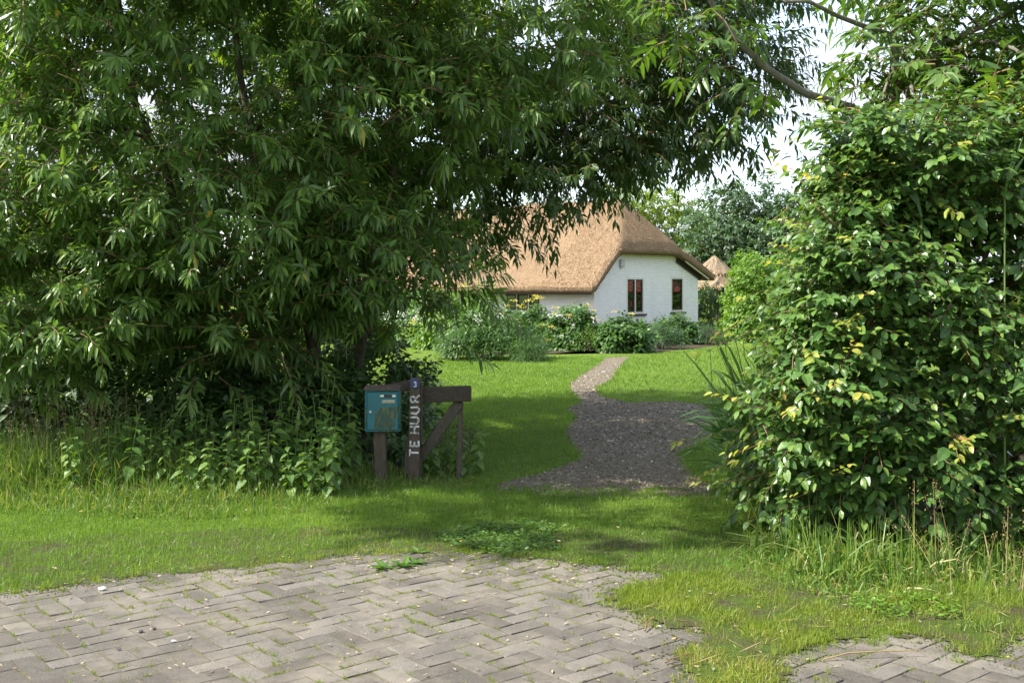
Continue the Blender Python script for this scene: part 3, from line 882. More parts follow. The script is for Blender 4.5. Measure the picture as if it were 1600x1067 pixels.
# neighbour's house out of frame to the right (its red roof shows in the window panes)
nb = empty('neighbour_house', (31.0, 49.0, 0), R(10), label='brick house with red tiled roof reflected in the cottage windows', cat='house')
mb = MB(); mb.box((-3, -6, 0), (3, 6, 1.7)); mb.quad((-3, -6, 1.7), (3, -6, 1.7), (0, -6, 4.4)); mb.quad((3, 6, 1.7), (-3, 6, 1.7), (0, 6, 4.4)); mb.build('wall', MT['red_brick'], nb)
mb = MB()
for s in (-1, 1):
    for k in range(14):
        t0, t1 = k/14, (k+1)/14
        mb.quad((s*3.4*(1-t0), -6.3, 1.45+3.2*t0+.04), (s*3.4*(1-t1), -6.3, 1.45+3.2*t1), (s*3.4*(1-t1), 6.3, 1.45+3.2*t1), (s*3.4*(1-t0), 6.3, 1.45+3.2*t0+.04))
mb.build('roof', MT['red_tile'], nb)

# ------------------------------------------------------------------ mailbox, post, gate
S = 9.0 / F   # metres per photograph pixel at the gate
def PX(x, y, Y=9.0): return P(x, y, Y)
mY = 8.85
c0 = P(597.5, 642.5, mY)
mail = empty('mailbox', (c0[0], mY, 0), label='teal metal mailbox with stained door on a short wooden post', cat='mailbox')
hw, hh, dp = 0.140, 0.168, 0.13
cz = c0[2]
def boxpart(name, a, b, mat, parent, bev=0.004, org=None):
    mb = MB()
    ctr = ((a[0]+b[0])/2, (a[1]+b[1])/2, (a[2]+b[2])/2)
    mb.box([a[i]-ctr[i] for i in range(3)], [b[i]-ctr[i] for i in range(3)], bev)
    return mb.build(name, mat, parent, loc=ctr)
boxpart('body', (-hw-.006, 0.012, cz-hh), (hw, dp, cz+hh+.012), MT['mailbox'], mail, 0.006)
door = boxpart('door', (-hw+.016, 0.001, cz-hh+.014), (hw-.012, 0.0145, cz+hh-.012), MT['mailbox'], mail, 0.004)
for nm, a_, b_ in (('door_frame', (-hw+.0, 0.004, cz-hh+.001), (-hw+.012, 0.0115, cz+hh-.001)), ('door_frame', (hw-.010, 0.004, cz-hh+.001), (hw-.001, 0.0115, cz+hh-.001)),
                   ('door_frame', (-hw+.0125, 0.0045, cz+hh-.010), (hw-.0105, 0.0115, cz+hh-.001)), ('door_frame', (-hw+.0125, 0.0045, cz-hh+.001), (hw-.0105, 0.0115, cz-hh+.012))):
    boxpart(nm, a_, b_, MT['mailbox'], mail, 0.002)
mb = MB(); mb.hull([(x, y, z) for x in (-hw-.012, hw+.004) for (y, z) in ((-0.012, cz+hh+.004), (-0.012, cz+hh+.012), (dp+.006, cz+hh+.014), (dp+.006, cz+hh+.036))])
mb.build('lid', MT['mail_lid'], mail)
boxpart('name_plate', (-0.018, -0.006, cz+.115), (0.108, 0.0005, cz+.136), MT['label_dark'], door.parent, 0.002)
boxpart('name_plate_end', (-0.018, -0.0085, cz+.117), (0.012, -0.0062, cz+.134), MT['label_white'], mail, 0)
boxpart('name_plate_end', (0.080, -0.0085, cz+.117), (0.108, -0.0062, cz+.134), MT['label_white'], mail, 0)
boxpart('paper_label', (-0.003, -0.003, cz+.067), (0.103, 0.0005, cz+.094), MT['label_beige'], mail, 0.001)
mb = MB(); mb.cyl((-0.097, -0.008, cz-.004), (-0.097, 0.001, cz-.004), 0.011, 16); mb.build('lock', MT['metal'], mail)
mb = MB(); mb.bar((-.025, .09, 0.0), (-.028, .085, cz-hh+.02), 0.10, 0.075, up=(0, 1, 0), bev=0.008); mb.build('post', MT['post_wood'], mail)

gY = 9.0
gx0 = P(648, 757, gY)[0]
gpst = empty('gate_post', (gx0, gY, 0), label='old wooden gate post painted TE HUUR with a blue number 3 plate', cat='gate post')
ph = P(648, 591, gY)[2]
mb = MB()
mb.hull([(-.055, 0, 0), (.035, 0, 0), (.035, .10, 0), (-.055, .10, 0), (-.040, 0.0, ph-.01), (.042, 0, ph), (.050, .10, ph+.004), (-.030, .10, ph-.006), (-.047, -.002, ph*.5), (.041, -.002, ph*.5)])
post = mb.build('post', MT['post_wood'], gpst)
mb = MB(); mb.bar((-.085, .07, 0), (-.03, .06, .46), 0.05, 0.04, up=(0, 1, 0)); mb.build('prop', MT['brace_wood'], gpst)
mb = MB(); mb.box((.036, .01, .0), (.055, .09, .20), .004); mb.build('foot_plank', MT['rail_wood'], gpst)
mb = MB(); mb.box((.0425, .03, .33), (.060, .085, ph-.05), .004); mb.build('side_plank', MT['post_wood'], gpst)
arm = MB()
a0 = P(585, 606.5, gY + .13); a1 = P(650, 600.5, gY + .13)
arm.hull([(a0[0]-gx0-.03, .105, a0[2]-.012), (a0[0]-gx0-.02, .105, a0[2]+.004), (-.005, .105, a1[2]+.045), (-.005, .105, a1[2]-.045), (a0[0]-gx0+.10, .105, a0[2]-.055),
          (a0[0]-gx0-.03, .17, a0[2]-.012), (a0[0]-gx0-.02, .17, a0[2]+.004), (-.005, .17, a1[2]+.045), (-.005, .17, a1[2]-.045), (a0[0]-gx0+.10, .17, a0[2]-.055)])
arm.build('slanting_arm', MT['rail_wood'], gpst)
def lx(px_): return (px_ - 648) * S
def lz(py_): return P(648, py_, gY)[2]
plate = boxpart('number_plate', (lx(641.2), -0.010, lz(606)), (lx(654.6), -0.0035, lz(592)), MT['enamel_blue'], gpst, 0.001)
# figure 3 from short strokes, on the plate
mb = MB()
pts3 = [(-.3, .75), (-.05, .95), (.25, .85), (.3, .6), (.1, .46), (-.05, .45), (.12, .43), (.34, .25), (.28, -.02), (0, -.12), (-.32, .02)]
cxp = lx(648.6); czp = lz(603.4)
for (p, q) in zip(pts3[:-1], pts3[1:]):
    mb.bar((cxp+p[0]*.030, -.0115, czp+p[1]*.040), (cxp+q[0]*.030, -.0115, czp+q[1]*.040), .002, .0075, up=(0, 0, 1) if abs(q[0]-p[0]) > abs(q[1]-p[1]) else (1, 0, 0), bev=0.0003)
mb.build('number', MT['letter'], gpst)
# painted letters, turned a quarter: they read upwards
GLY = {'T': [((0,1),(1,1)), ((.5,1),(.5,0))], 'E': [((0,0),(0,1)), ((0,1),(.9,1)), ((0,.5),(.75,.5)), ((0,0),(.9,0))],
       'H': [((0,0),(0,1)), ((1,0),(1,1)), ((0,.5),(1,.5))], 'U': [((0,1),(0,.2)), ((0,.2),(.3,0)), ((.3,0),(.7,0)), ((.7,0),(1,.2)), ((1,.2),(1,1))],
       'R': [((0,0),(0,1)), ((0,1),(.7,1)), ((.7,1),(.9,.8)), ((.9,.8),(.7,.52)), ((.7,.52),(0,.5)), ((.45,.5),(1,0))]}
for ch, yc in (('T', 707), ('E', 692.5), ('H', 671.5), ('U', 656.5), ('U', 640.5), ('R', 623)):
    mb = MB()
    h_ = 0.068; w_ = 0.050 if ch != 'E' else 0.046
    zc = lz(yc); t_ = zc / ph
    left = -.047*(1-t_) - .036*t_ + .000
    for (p, q) in GLY[ch]:
        def tr(u):
            return (left + 0.074 - u[1]*h_ + random.gauss(0, .0022), -.0045, zc + (u[0]-.5)*w_ + random.gauss(0, .0022))
        a_, b_ = tr(p), tr(q)
        horizontal = abs(a_[0]-b_[0]) > abs(a_[2]-b_[2])
        d_ = (Vector(b_)-Vector(a_)).normalized()*.004
        mb.bar(tuple(Vector(a_)-d_), tuple(Vector(b_)+d_), .004, .0155*random.uniform(.8, 1.2), up=(0, 0, 1) if horizontal else (1, 0, 0), bev=.001)
    mb.build('painted_letter', MT['letter'], gpst)

gate = empty('wooden_gate', (gx0, gY + .12, 0), label='broken wooden gate of one rail, a diagonal brace and upright right of the post', cat='gate')
gy = gY + .12
def gp_(x, y): 
    q = P(x, y, gy); return (q[0]-gx0, 0, q[2])
a_ = gp_(659, 616.5); b_ = gp_(736, 615.5)
mb = MB(); mb.bar(a_, (b_[0], .05, b_[2]), 0.045, 0.132, bev=.005); mb.build('rail', MT['rail_wood'], gate)
a_ = gp_(655, 716); b_ = gp_(720, 629)
mb = MB(); mb.bar((a_[0]-.01, .05, a_[2]-.02), (b_[0]-.012, .075, b_[2]), 0.05, 0.085, bev=.005); mb.build('brace', MT['brace_wood'], gate)
a_ = gp_(716.5, 745); b_ = gp_(719, 629)
mb = MB(); mb.bar((a_[0], .085, 0), (b_[0], .085, b_[2]), 0.045, 0.05, up=(0, 1, 0), bev=.004); mb.build('upright', MT['brace_wood'], gate)
mb = MB(); h0 = gp_(656.5, 626); h1 = gp_(656.5, 608)
mb.cyl((h0[0], -.05, h0[2]), (h0[0], -.05, h1[2]), .007, 10); mb.bar((h0[0], -.045, h0[2]+.01), (h0[0]+.03, -.02, h0[2]+.01), .004, .02, bev=.0005); mb.bar((h0[0], -.045, h1[2]-.01), (h0[0]+.03, -.02, h1[2]-.01), .004, .02, bev=.0005)
mb.build('hinge', MT['rust'], gate)
q = gp_(660, 596); mb = MB(); mb.cyl((-.0 + lx(655), -.06, q[2]), (q[0]+.012, -.06, q[2]), .003, 8); mb.build('pin', MT['metal'], gate)

# ------------------------------------------------------------------ trees
def clump_tree(name, base, ells, n_cl, tw_per, m, mat, tmpl, key, leafL, leafW, label, cat='tree', cl_r=0.42, tw_len=(0.3, 0.55), droop=0.4, sag=0.25,
               n_obj=0, bark='bark', trunks=None, up=0.35, alpha=62, limbs=26, twig_mat='twig', group=None, inner=0.35, start=0.3, planar=False):
    base = np.asarray(base, float)
    th = empty(name, base, label=label, cat=cat, group=group)
    vol = np.array([e[1][0]*e[1][1]*e[1][2] for e in ells]) ** 0.75
    cnt = np.maximum(1, (n_cl * vol / vol.sum()).astype(int))
    cs, ds = [], []
    for (c, r), k in zip(ells, cnt):
        p, d = ell_points(k, c, np.asarray(r) * 0.92, inner)
        cs.append(p); ds.append(d)
    cs = np.concatenate(cs); ds = np.concatenate(ds)
    okz = cs[:, 2] > 0.35
    cs, ds = cs[okz], ds[okz]
    N = len(cs) * tw_per
    off = rng.normal(0, 1, (N, 3)) * cl_r * np.array([0.62, 0.62, 0.5])
    b = np.repeat(cs, tw_per, axis=0) + off
    d = np.repeat(ds, tw_per, axis=0) * 0.55 + rng.normal(0, 0.5, (N, 3)) + norm(off) * 0.5
    d[:, 2] = d[:, 2] * 0.6 + up
    ln = rng.uniform(*tw_len, N)
    leafs = sprays(b, d, ln, m, alpha=alpha, droop=droop, leafL=leafL, leafW=leafW, start=start, sag=sag, planar=planar)
    foliage(th, base, *leafs, tmpl, MT[mat], key, n_obj=n_obj, tint=TIP)
    V, T = twig_paths(b - base, d, ln, sag, 0.005)
    link('twigs', npmesh('twigs', V, T, MT[twig_mat]), th, kind='stuff')
    # trunk and limbs
    if trunks is None: trunks = [(base, base + np.array([0, 0, np.mean([e[0][2] for e in ells])]), 0.16)]
    tp = []
    starts = []
    for (p, q, r) in trunks:
        c = curve(p, q, rng.normal(0, 0.12, 3) * np.array([1, 1, 0]), 9, 0.03)
        tp.append((c - base, np.linspace(r, r * 0.35, 9)))
        starts += [(c[k], r * (1 - 0.07 * k) * 0.55) for k in range(3, 9)]
    V, T = tubes(tp, 10)
    link('trunk', npmesh('trunk', V, T, MT[bark], smooth=True), th)
    lp = []
    sel = rng.choice(len(cs), min(limbs, len(cs)), replace=False)
    for k in sel:
        dd = [np.linalg.norm(cs[k] - s_[0]) + (2 if s_[0][2] > cs[k][2] + .3 else 0) for s_ in starts]
        s_ = starts[int(np.argmin(dd))]
        c = curve(s_[0], cs[k], (0, 0, 0.18 * np.linalg.norm(cs[k] - s_[0])), 7, 0.04)
        lp.append((c - base, np.linspace(min(s_[1], 0.05), 0.010, 7)))
    V, T = tubes(lp, 6)
    link('limbs', npmesh('limbs', V, T, MT[bark], smooth=True), th)
    return th

WB = np.array([-1.85, 10.4, 0])
willow = clump_tree('willow_tree', WB,
    [((-2.95, 10.3, 3.3), (2.05, 2.1, 2.3)), ((-1.55, 10.5, 4.0), (1.8, 1.8, 1.9)), ((-4.25, 9.6, 2.0), (.95, 1.1, 1.35)), ((-1.25, 10.4, 2.1), (0.72, 0.9, 1.15)),
     ((-3.75, 9.7, 4.6), (1.35, 1.7, 1.6)), ((-2.7, 9.5, 2.2), (1.0, 0.8, 0.9)), ((-3.75, 9.3, 1.7), (.95, .8, .9)), ((-2.0, 9.8, 1.9), (.8, .7, .7)), ((-3.0,10.9,1.7),(1.6,.8,1.0)), ((-3.5, 8.2, 5.7), (1.7, .75, .7)), ((-4.35, 6.75, 5.9), (1.75, .8, .6)), ((-2.35, 9.35, 1.45), (.75, .45, .45)), ((-1.6, 9.7, 1.5), (.5, .4, .5)), ((-0.1, 10.6, 4.5), (1.3, 1.4, 1.3))],  # the two boughs high in front are unseen, added to shade the grass strip
    350, 17, 19, 'willow_leaf', T_LANCE, 'willow', 0.120, 0.031,
    'large willow with drooping narrow leaves filling the left behind the mailbox', inner=0.5, cl_r=0.33, tw_len=(0.22, 0.52), n_obj=300, droop=0.32,
    trunks=[(WB, (-1.7, 10.8, 3.6), 0.085), (WB + [-.15, .2, 0], (-2.7, 10.6, 4.2), 0.075), (WB + [.12, .2, 0], (-1.1, 10.9, 4.6), 0.065), (WB + [-.3, .1, 0], (-3.6, 10.2, 3.8), 0.06)], limbs=70)

AB = np.array([-2.1, 14.4, 0])
alder = clump_tree('alder_tree', AB,
    [((0.6, 14.2, 5.2), (3.0, 2.2, 2.4)), ((-1.2, 14.2, 3.7), (1.9, 1.5, 1.7)), ((2.4, 14.0, 4.9), (1.2, 1.5, 1.6)), ((2.75, 13.8, 4.3), (.75, 1.0, .9)), ((0.8, 14.0, 3.8), (1.2, 1.2, 0.9)), ((-2.6, 14.5, 5.8), (2.2, 2.0, 2.0)), ((-5.2, 13.6, 4.6), (2.8, 1.5, 2.9)), ((-.28, 13.2, 2.8), (.72, .8, .9)), ((-.80, 12.6, 2.2), (.6, .6, .7)), ((.72, 13.5, 3.25), (.75, .8, .65))],
    410, 14, 15, 'alder_leaf', T_DIA, 'alder', 0.12, 0.040,
    'dark shaded tree whose boughs arch over the gravel path', cl_r=0.42, tw_len=(0.3, 0.6), n_obj=300, droop=0.5, up=0.1,
    trunks=[(AB, (-1.3, 14.4, 5.0), 0.15), (AB + [.2, 0, 1.9], (1.9, 14.2, 5.2), 0.085), (AB + [-.1, 0, .6], (-2.9, 14.5, 5.6), 0.10)], limbs=60)

HB = np.array([3.15, 8.7, 0])
ash = clump_tree('ash_tree', HB,
    [((4.15, 8.6, 4.3), (1.25, 1.5, 1.5)), ((3.35, 8.2, 3.1), (0.55, 0.8, 0.6)), ((4.4, 8.0, 3.2), (1.1, 1.1, 0.9)), ((3.0, 8.5, 4.3), (.35, .5, .5)), ((2.98, 8.3, 3.3), (.36, .5, .6)), ((3.3, 7.4, 2.75), (.9, .7, .45))],
    145, 9, 11, 'ash_leaf', T_LANCE, 'ash', 0.115, 0.036,
    'ash tree with paired leaflets rising above the beech hedge', cl_r=0.36, tw_len=(0.28, 0.42), n_obj=300, droop=0.25, up=0.15, alpha=62, bark='ash_bark', planar=True, start=0.15, sag=0.35,
    trunks=[(HB, P(1415, -60, 8.7), 0.075)], limbs=22)
# its long bare limb reaching left over the path, with a few leaf sprays at the end
pts = np.array([P(x, y, Y) for x, y, Y in ((1418, 215, 8.7), (1375, 195, 8.55), (1330, 168, 8.4), (1255, 145, 8.2), (1195, 105, 8.0), (1150, 62, 7.9), (1118, 18, 7.8), (1095, -35, 7.7))])
br2 = np.array([P(x, y, Y) for x, y, Y in ((1415, 62, 8.7), (1360, 45, 8.6), (1310, 26, 8.5), (1262, 2, 8.4), (1225, 4, 8.35), (1195, -14, 8.3))])
V, T = tubes([(pts - HB, np.linspace(.040, .016, len(pts))), (br2 - HB, np.linspace(.026, .008, len(br2)))], 8)
link('long_limb', npmesh('long_limb', V, T, MT['ash_bark'], smooth=True), ash)
b = []
for x, y, Y in ((1100, 20, 7.7), (1080, 60, 7.7), (1130, 90, 7.8), (1170, 30, 7.8), (1060, 15, 7.6), (1150, 120, 7.9), (1110, 110, 7.7), (1040, 40, 7.6), (1180, 130, 8), (1345, 100, 8.5), (1335, 230, 8.4)):
    for _ in range(4):
        b.append(P(x, y, Y) + rng.normal(0, 0.07, 3))
b = np.array(b); d = rng.normal(0, 0.7, b.shape) + np.array([-.3, -.1, .05]); ln = rng.uniform(.25, .4, len(b))
foliage(ash, HB, *sprays(b, d, ln, 11, alpha=62, droop=.25, leafL=.105, leafW=.034, start=.15, sag=.4, planar=True), T_LANCE, MT['ash_leaf'], 'ash', part='limb_foliage')
V, T = twig_paths(b - HB, d, ln, .4, .004); link('limb_twigs', npmesh('limb_twigs', V, T, MT['twig']), ash, kind='stuff')

# ------------------------------------------------------------------ beech hedge
EB = np.array([3.1, 7.6, 0])
hedge = empty('beech_hedge', EB, label='overgrown beech hedge with glossy oval leaves and yellow young tips on the right', cat='hedge')
def hedge_points(n):
    """points on the bulging faces of the hedge and their outward directions"""
    t = rng.random(n)
    z = 0.15 + 2.5 * rng.random(n) ** 0.92
    slope = 0.249 + 0.066 * np.clip((z - 0.9) / 1.6, 0, 1) ** 1.2
    left = 6.6 * slope
    front = 6.35 + 0.35 * np.clip((z - 0.9) / 1.7, 0, 1) ** 1.5 + 0.18 * np.clip((0.5 - z) / 0.5, 0, 1)
    face = rng.choice(3, n, p=[0.50, 0.32, 0.18])
    x = np.where(face == 0, left + (5.2 - left) * rng.random(n), left)
    y = np.where(face == 0, front, front + (9.6 - front) * rng.random(n))
    x = np.where(face == 1, y * slope, x)
    ox = np.where(face == 0, 0.0, -1.0); oy = np.where(face == 0, -1.0, 0.0); oz = np.where(face == 2, 1.0, 0.1)
    m_ = face == 2
    y[m_] = 6.65 + 3.0 * rng.random(m_.sum()); x[m_] = y[m_] * .295 + 3.0 * rng.random(m_.sum()); z[m_] = 2.35 + .28 * (x[m_] - y[m_] * .3) + 0.18 * np.sin(x[m_] * 4 + y[m_] * 3) ; ox[m_] = -.2; oy[m_] = -.3
    # round the corner between front and left faces
    cr = (face == 0) & (x - left < 0.45); y[cr] += 0.30 * (1 - (x[cr] - left[cr]) / 0.45) ** 2; ox[cr] -= .6
    cl = (face == 1) & (y - front < 0.45); x[cl] += 0.30 * (1 - (y[cl] - front[cl]) / 0.45) ** 2; oy[cl] -= .6
    lump = 0.16 * np.sin(x * 3.1 + z * 2.3 + 1) * np.sin(y * 2.7 + z * 3.3) + 0.10 * np.sin(x * 7 + y * 6 + z * 5)
    o = norm(np.c_[ox, oy, oz])
    return np.c_[x, y, z] + o * lump[:, None], o
n = 6200
b, o = hedge_points(n)
b = b - o * (0.30 * rng.random(n) ** 1.2)[:, None]
d = o * 0.75 + rng.normal(0, 0.42, (n, 3)); d[:, 2] += 0.12
ln = rng.uniform(0.12, 0.30, n)
lf = sprays(b, d, ln, 8, alpha=58, droop=0.16, leafL=0.062, leafW=0.041, start=0.2, sag=0.12, planar=True, jit=0.35)
foliage(hedge, EB, *lf, T_OVAL, MT['beech_leaf'], 'beech', n_obj=300, tint=TIP)
V, T = twig_paths(b - EB, d, ln, .12, .0035); link('twigs', npmesh('twigs', V, T, MT['twig']), hedge, kind='stuff')
# inner leaves close the body
n = 2400
b2, o2 = hedge_points(n); b2 = b2 - o2 * rng.uniform(0.3, 0.75, n)[:, None]
lf = sprays(b2, o2 + rng.normal(0, .5, (n, 3)), rng.uniform(.15, .3, n), 5, alpha=55, droop=.3, leafL=.09, leafW=.06, planar=True)
foliage(hedge, EB, *lf, T_DIA, MT['beech_leaf'], 'beech_in', part='inner_foliage')
# long loose shoots with yellow young leaves
n = 150
b3, o3 = hedge_points(n)
d3 = o3 * 0.8 + rng.normal(0, .45, (n, 3)); d3[:, 2] += .15; l3 = rng.uniform(.25, .55, n)
lf = sprays(b3, d3, l3, 7, alpha=50, droop=.15, leafL=.045, leafW=.029, start=.45, sag=.10, planar=True)
foliage(hedge, EB, *lf, T_OVAL, MT['young_leaf'], 'young', part='young_foliage')
lf = sprays(b3, d3, l3 * .55, 4, alpha=55, droop=.25, leafL=.075, leafW=.048, start=.1, sag=.1, planar=True)
foliage(hedge, EB, *lf, T_OVAL, MT['beech_leaf'], 'beech', part='shoot_foliage')
V, T = twig_paths(b3 - EB, d3, l3, .15, .0035); link('long_shoots', npmesh('long_shoots', V, T, MT['twig']), hedge, kind='stuff')
V, T = tubes([(curve((x - EB[0], y - EB[1], 0), (x - EB[0] + rng.normal(0, .15), y - EB[1] + rng.normal(0, .15), 2.2), rng.normal(0, .08, 3)), np.linspace(.035, .012, 7))
              for x, y in ((yy * rng.uniform(.335, .5), yy) for yy in rng.uniform(6.9, 9.0, 14))], 6)
link('stems', npmesh('stems', V, T, MT['bark'], smooth=True), hedge)
# shoots reaching over the path at the hedge's left side, seen against the lawn
tips = [((1215, 500), (1085, 552), 7.6), ((1240, 440), (1160, 462), 7.4), ((1200, 655), (1060, 690), 7.2), ((1215, 745), (1085, 752), 7.0), ((1240, 640), (1140, 690), 7.0), ((1260, 330), (1205, 268), 7.6), ((1290, 260), (1215, 235), 7.8),
        ((1230, 705), (1150, 720), 6.9), ((1220, 590), (1150, 628), 7.2), ((1230, 540), (1140, 520), 7.4)]
bb = np.array([P(*a, Y) for a, c, Y in tips]); ee = np.array([P(*c, Y - .1) for a, c, Y in tips]); dd = ee - bb; ll = np.linalg.norm(dd, axis=1)
lf = sprays(bb, dd, ll, 7, alpha=58, droop=.2, leafL=.062, leafW=.042, start=.05, sag=.04, planar=True)
foliage(hedge, EB, *lf, T_OVAL, MT['beech_leaf'], 'beech', part='shoot_foliage')
lf = sprays(bb + dd * .85, dd, ll * .18, 4, alpha=45, droop=.2, leafL=.055, leafW=.034, start=.2, sag=.04, planar=True)
foliage(hedge, EB, *lf, T_OVAL, MT['young_leaf'], 'young', part='young_foliage')
V, T = twig_paths(bb - EB, dd, ll, .04, .0035); link('long_shoots', npmesh('long_shoots', V, T, MT['twig']), hedge, kind='stuff')

# ------------------------------------------------------------------ shrubs and background trees
def shrub(name, c, r, n_tw, m, mat, label, leafL=0.1, leafW=0.045, tmpl=T_DIA, cat='shrub', up=0.45, lum=0.12, flowers=0, group=None, tw=(0.2, 0.4), droop=0.3, stems=7, alpha=60, flat=0.5):
    """mound of leafy shoots sitting on the ground at c"""
    c = np.asarray(c, float); base = np.array([c[0], c[1], 0])
    th = empty(name, base, label=label, cat=cat, group=group)
    d = norm(rng.normal(size=(n_tw, 3)) * [1, 1, 1])
    d[:, 2] = np.abs(d[:, 2]) * 1.0 - 0.05
    ph = rng.random(3) * 6
    lump = 1 + lum * (np.sin(d[:, 0] * 5 + ph[0]) + np.sin(d[:, 1] * 6 + ph[1]) + np.sin(d[:, 2] * 7 + ph[2]))
    q = (0.45 + 0.55 * rng.random(n_tw)) ** 0.5
    b = base + d * np.array([r[0], r[1], r[2]]) * (q * lump)[:, None] * 0.86
    b[:, 2] = np.maximum(b[:, 2], 0.02)
    dr = d * 0.8 + rng.normal(0, .35, (n_tw, 3)); dr[:, 2] += up
    ln = rng.uniform(*tw, n_tw)
    foliage(th, base, *sprays(b, dr, ln, m, alpha=alpha, droop=droop, leafL=leafL, leafW=leafW, start=.15, sag=.15), tmpl, MT[mat], name)
    sp = []
    for _ in range(stems):
        e = b[rng.integers(n_tw)] - base
        sp.append((curve(rng.normal(0, .08, 3) * [1, 1, 0], e, (0, 0, .1)), np.linspace(.02, .006, 7)))
    V, T = tubes(sp, 5); link('stems', npmesh('stems', V, T, MT['bark']), th)
    if flowers:
        k = flowers
        dd = norm(rng.normal(size=(k, 3))); dd[:, 2] = np.abs(dd[:, 2]) * 1.3 + .1; dd = norm(dd)
        fp = base + dd * np.asarray(r) * 1.06; fp[:, 2] += 0.12
        fl = 26
        pos = np.repeat(fp, fl, axis=0) + rng.normal(0, 1, (k*fl, 3)) * [.055, .055, .018]
        ax, sd_, nr = leaf_frame(rng.normal(size=(k*fl, 3)) * [1, 1, .3], np.tile([0, 0, 1.0], (k*fl, 1)), .3)
        foliage(th, base, pos, ax, sd_, nr, 0.045, 0.04, T_DIA, MT['flower'], 'flower', part='flower_heads', droop=0)
    return th

def at(x, ybase, dz=0): 
    g = G(x, ybase); return (g[0], g[1], dz)
shrub('perennial_clump', at(768, 561), (1.22, 0.9, 1.08), 680, 14, 'shrub_leaf', 'big clump of upright leafy perennials on the lawn left of the path', 0.12, 0.034, up=.9, cat='plant', tw=(.3, .5))
shrub('hydrangea_bush', at(895, 546), (0.85, 0.8, 1.10), 420, 9, 'shrub_leaf', 'hydrangea with many yellow flower heads in front of the cottage corner', 0.13, 0.085, flowers=17, cat='bush')
shrub('hydrangea_bush', at(828, 540), (0.95, 0.8, 1.25), 430, 9, 'shrub_leaf', 'yellow flowering hydrangea under the low side window of the cottage', 0.13, 0.085, flowers=20, cat='bush')
shrub('hydrangea_bush', at(975, 550), (0.60, 0.60, 0.98), 330, 9, 'shrub_leaf', 'round green hydrangea under the double window, nearest the gravel path', 0.14, 0.09, flowers=3, cat='bush')
shrub('hydrangea_bush', at(1052, 537), (0.80, 0.6, 0.80), 330, 9, 'shrub_leaf', 'low hydrangea with a pink bloom beneath the single window', 0.12, 0.075, flowers=3, cat='bush')
shrub('catmint_clump', at(1035, 545), (0.62, 0.45, 0.62), 330, 12, 'blue_leaf', 'soft grey-green clump between the two hydrangeas beside the bed edge', 0.07, 0.02, up=.9, cat='plant')
shrub('catmint_clump', at(1105, 538), (0.50, 0.45, 0.52), 240, 12, 'blue_leaf', 'small soft green clump at the right end of the flower bed', 0.07, 0.02, up=.9, cat='plant')
shrub('fern', at(925, 549), (0.34, 0.3, 0.5), 70, 16, 'hazel_leaf', 'pale green fern between the hydrangeas', 0.07, 0.014, up=.6, cat='fern', tw=(.3, .5), stems=4)
shrub('grass_mound', at(828, 565), (0.34, 0.34, 0.42), 260, 8, 'shrub_leaf', 'fine grassy mound at the right foot of the perennial clump', 0.18, 0.008, up=.9, cat='plant')
shrub('hazel_shrub', at(1192, 533), (1.55, 1.5, 3.0), 1500, 9, 'hazel_leaf', 'tall bright green hazel shrub at the lawn edge behind the hedge', 0.12, 0.085, cat='shrub', lum=.10)
shrub('hazel_shrub', at(1262, 545), (1.3, 1.3, 2.6), 800, 9, 'shrub_leaf', 'mid green shrub partly hidden between hazel and beech hedge', 0.12, 0.085, cat='shrub', lum=.10)
shrub('dark_bush', P(1108, 453, 48.5) * [1, 1, 0], (0.75, 0.7, 2.1), 420, 9, 'dark_shrub_leaf', 'dark bush standing at the right corner of the cottage', 0.12, 0.06, cat='bush')
shrub('garden_shrub', at(720, 545), (1.3, 1.0, 1.95), 640, 9, 'hazel_leaf', 'yellow-green garden shrub left of the perennial clump', 0.12, 0.07, cat='shrub', flowers=6)
shrub('garden_shrub', at(640, 540), (1.5, 1.1, 1.7), 620, 9, 'shrub_leaf', 'green garden shrub glimpsed beneath the willow boughs', 0.12, 0.07, cat='shrub')
shrub('garden_shrub', at(470, 535), (2.6, 1.4, 2.2), 900, 9, 'yellow_leaf', 'sunlit yellow-green shrub glimpsed through the willow', 0.13, 0.08, cat='shrub')
shrub('garden_shrub', at(230, 535), (3.0, 1.6, 2.6), 900, 9, 'shrub_leaf', 'broad green shrub far behind the willow at the left', 0.14, 0.09, cat='shrub')
shrub('elder_shrub', (-5.6, 11.2, 0), (1.4, 1.1, 2.6), 420, 11, 'blue_leaf', 'grey-green elder shrub at the left edge behind the willow', 0.13, 0.05, T_LANCE, cat='shrub', tw=(.3, .5))
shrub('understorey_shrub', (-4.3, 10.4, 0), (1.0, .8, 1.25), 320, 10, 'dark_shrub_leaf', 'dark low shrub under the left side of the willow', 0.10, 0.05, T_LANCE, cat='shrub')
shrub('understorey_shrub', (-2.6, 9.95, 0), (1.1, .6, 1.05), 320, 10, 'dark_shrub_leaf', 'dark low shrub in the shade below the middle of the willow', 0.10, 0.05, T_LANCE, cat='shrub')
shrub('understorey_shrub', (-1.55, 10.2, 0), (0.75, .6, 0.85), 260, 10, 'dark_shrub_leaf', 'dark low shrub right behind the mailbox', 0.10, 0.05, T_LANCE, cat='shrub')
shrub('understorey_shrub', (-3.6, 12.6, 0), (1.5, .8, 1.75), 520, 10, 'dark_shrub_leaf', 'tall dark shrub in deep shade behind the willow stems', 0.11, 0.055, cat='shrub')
shrub('understorey_shrub', (-1.75, 12.4, 0), (0.95, .7, 1.5), 380, 10, 'dark_shrub_leaf', 'dark shrub behind the gate arm and mailbox in deep shade', 0.11, 0.055, cat='shrub')
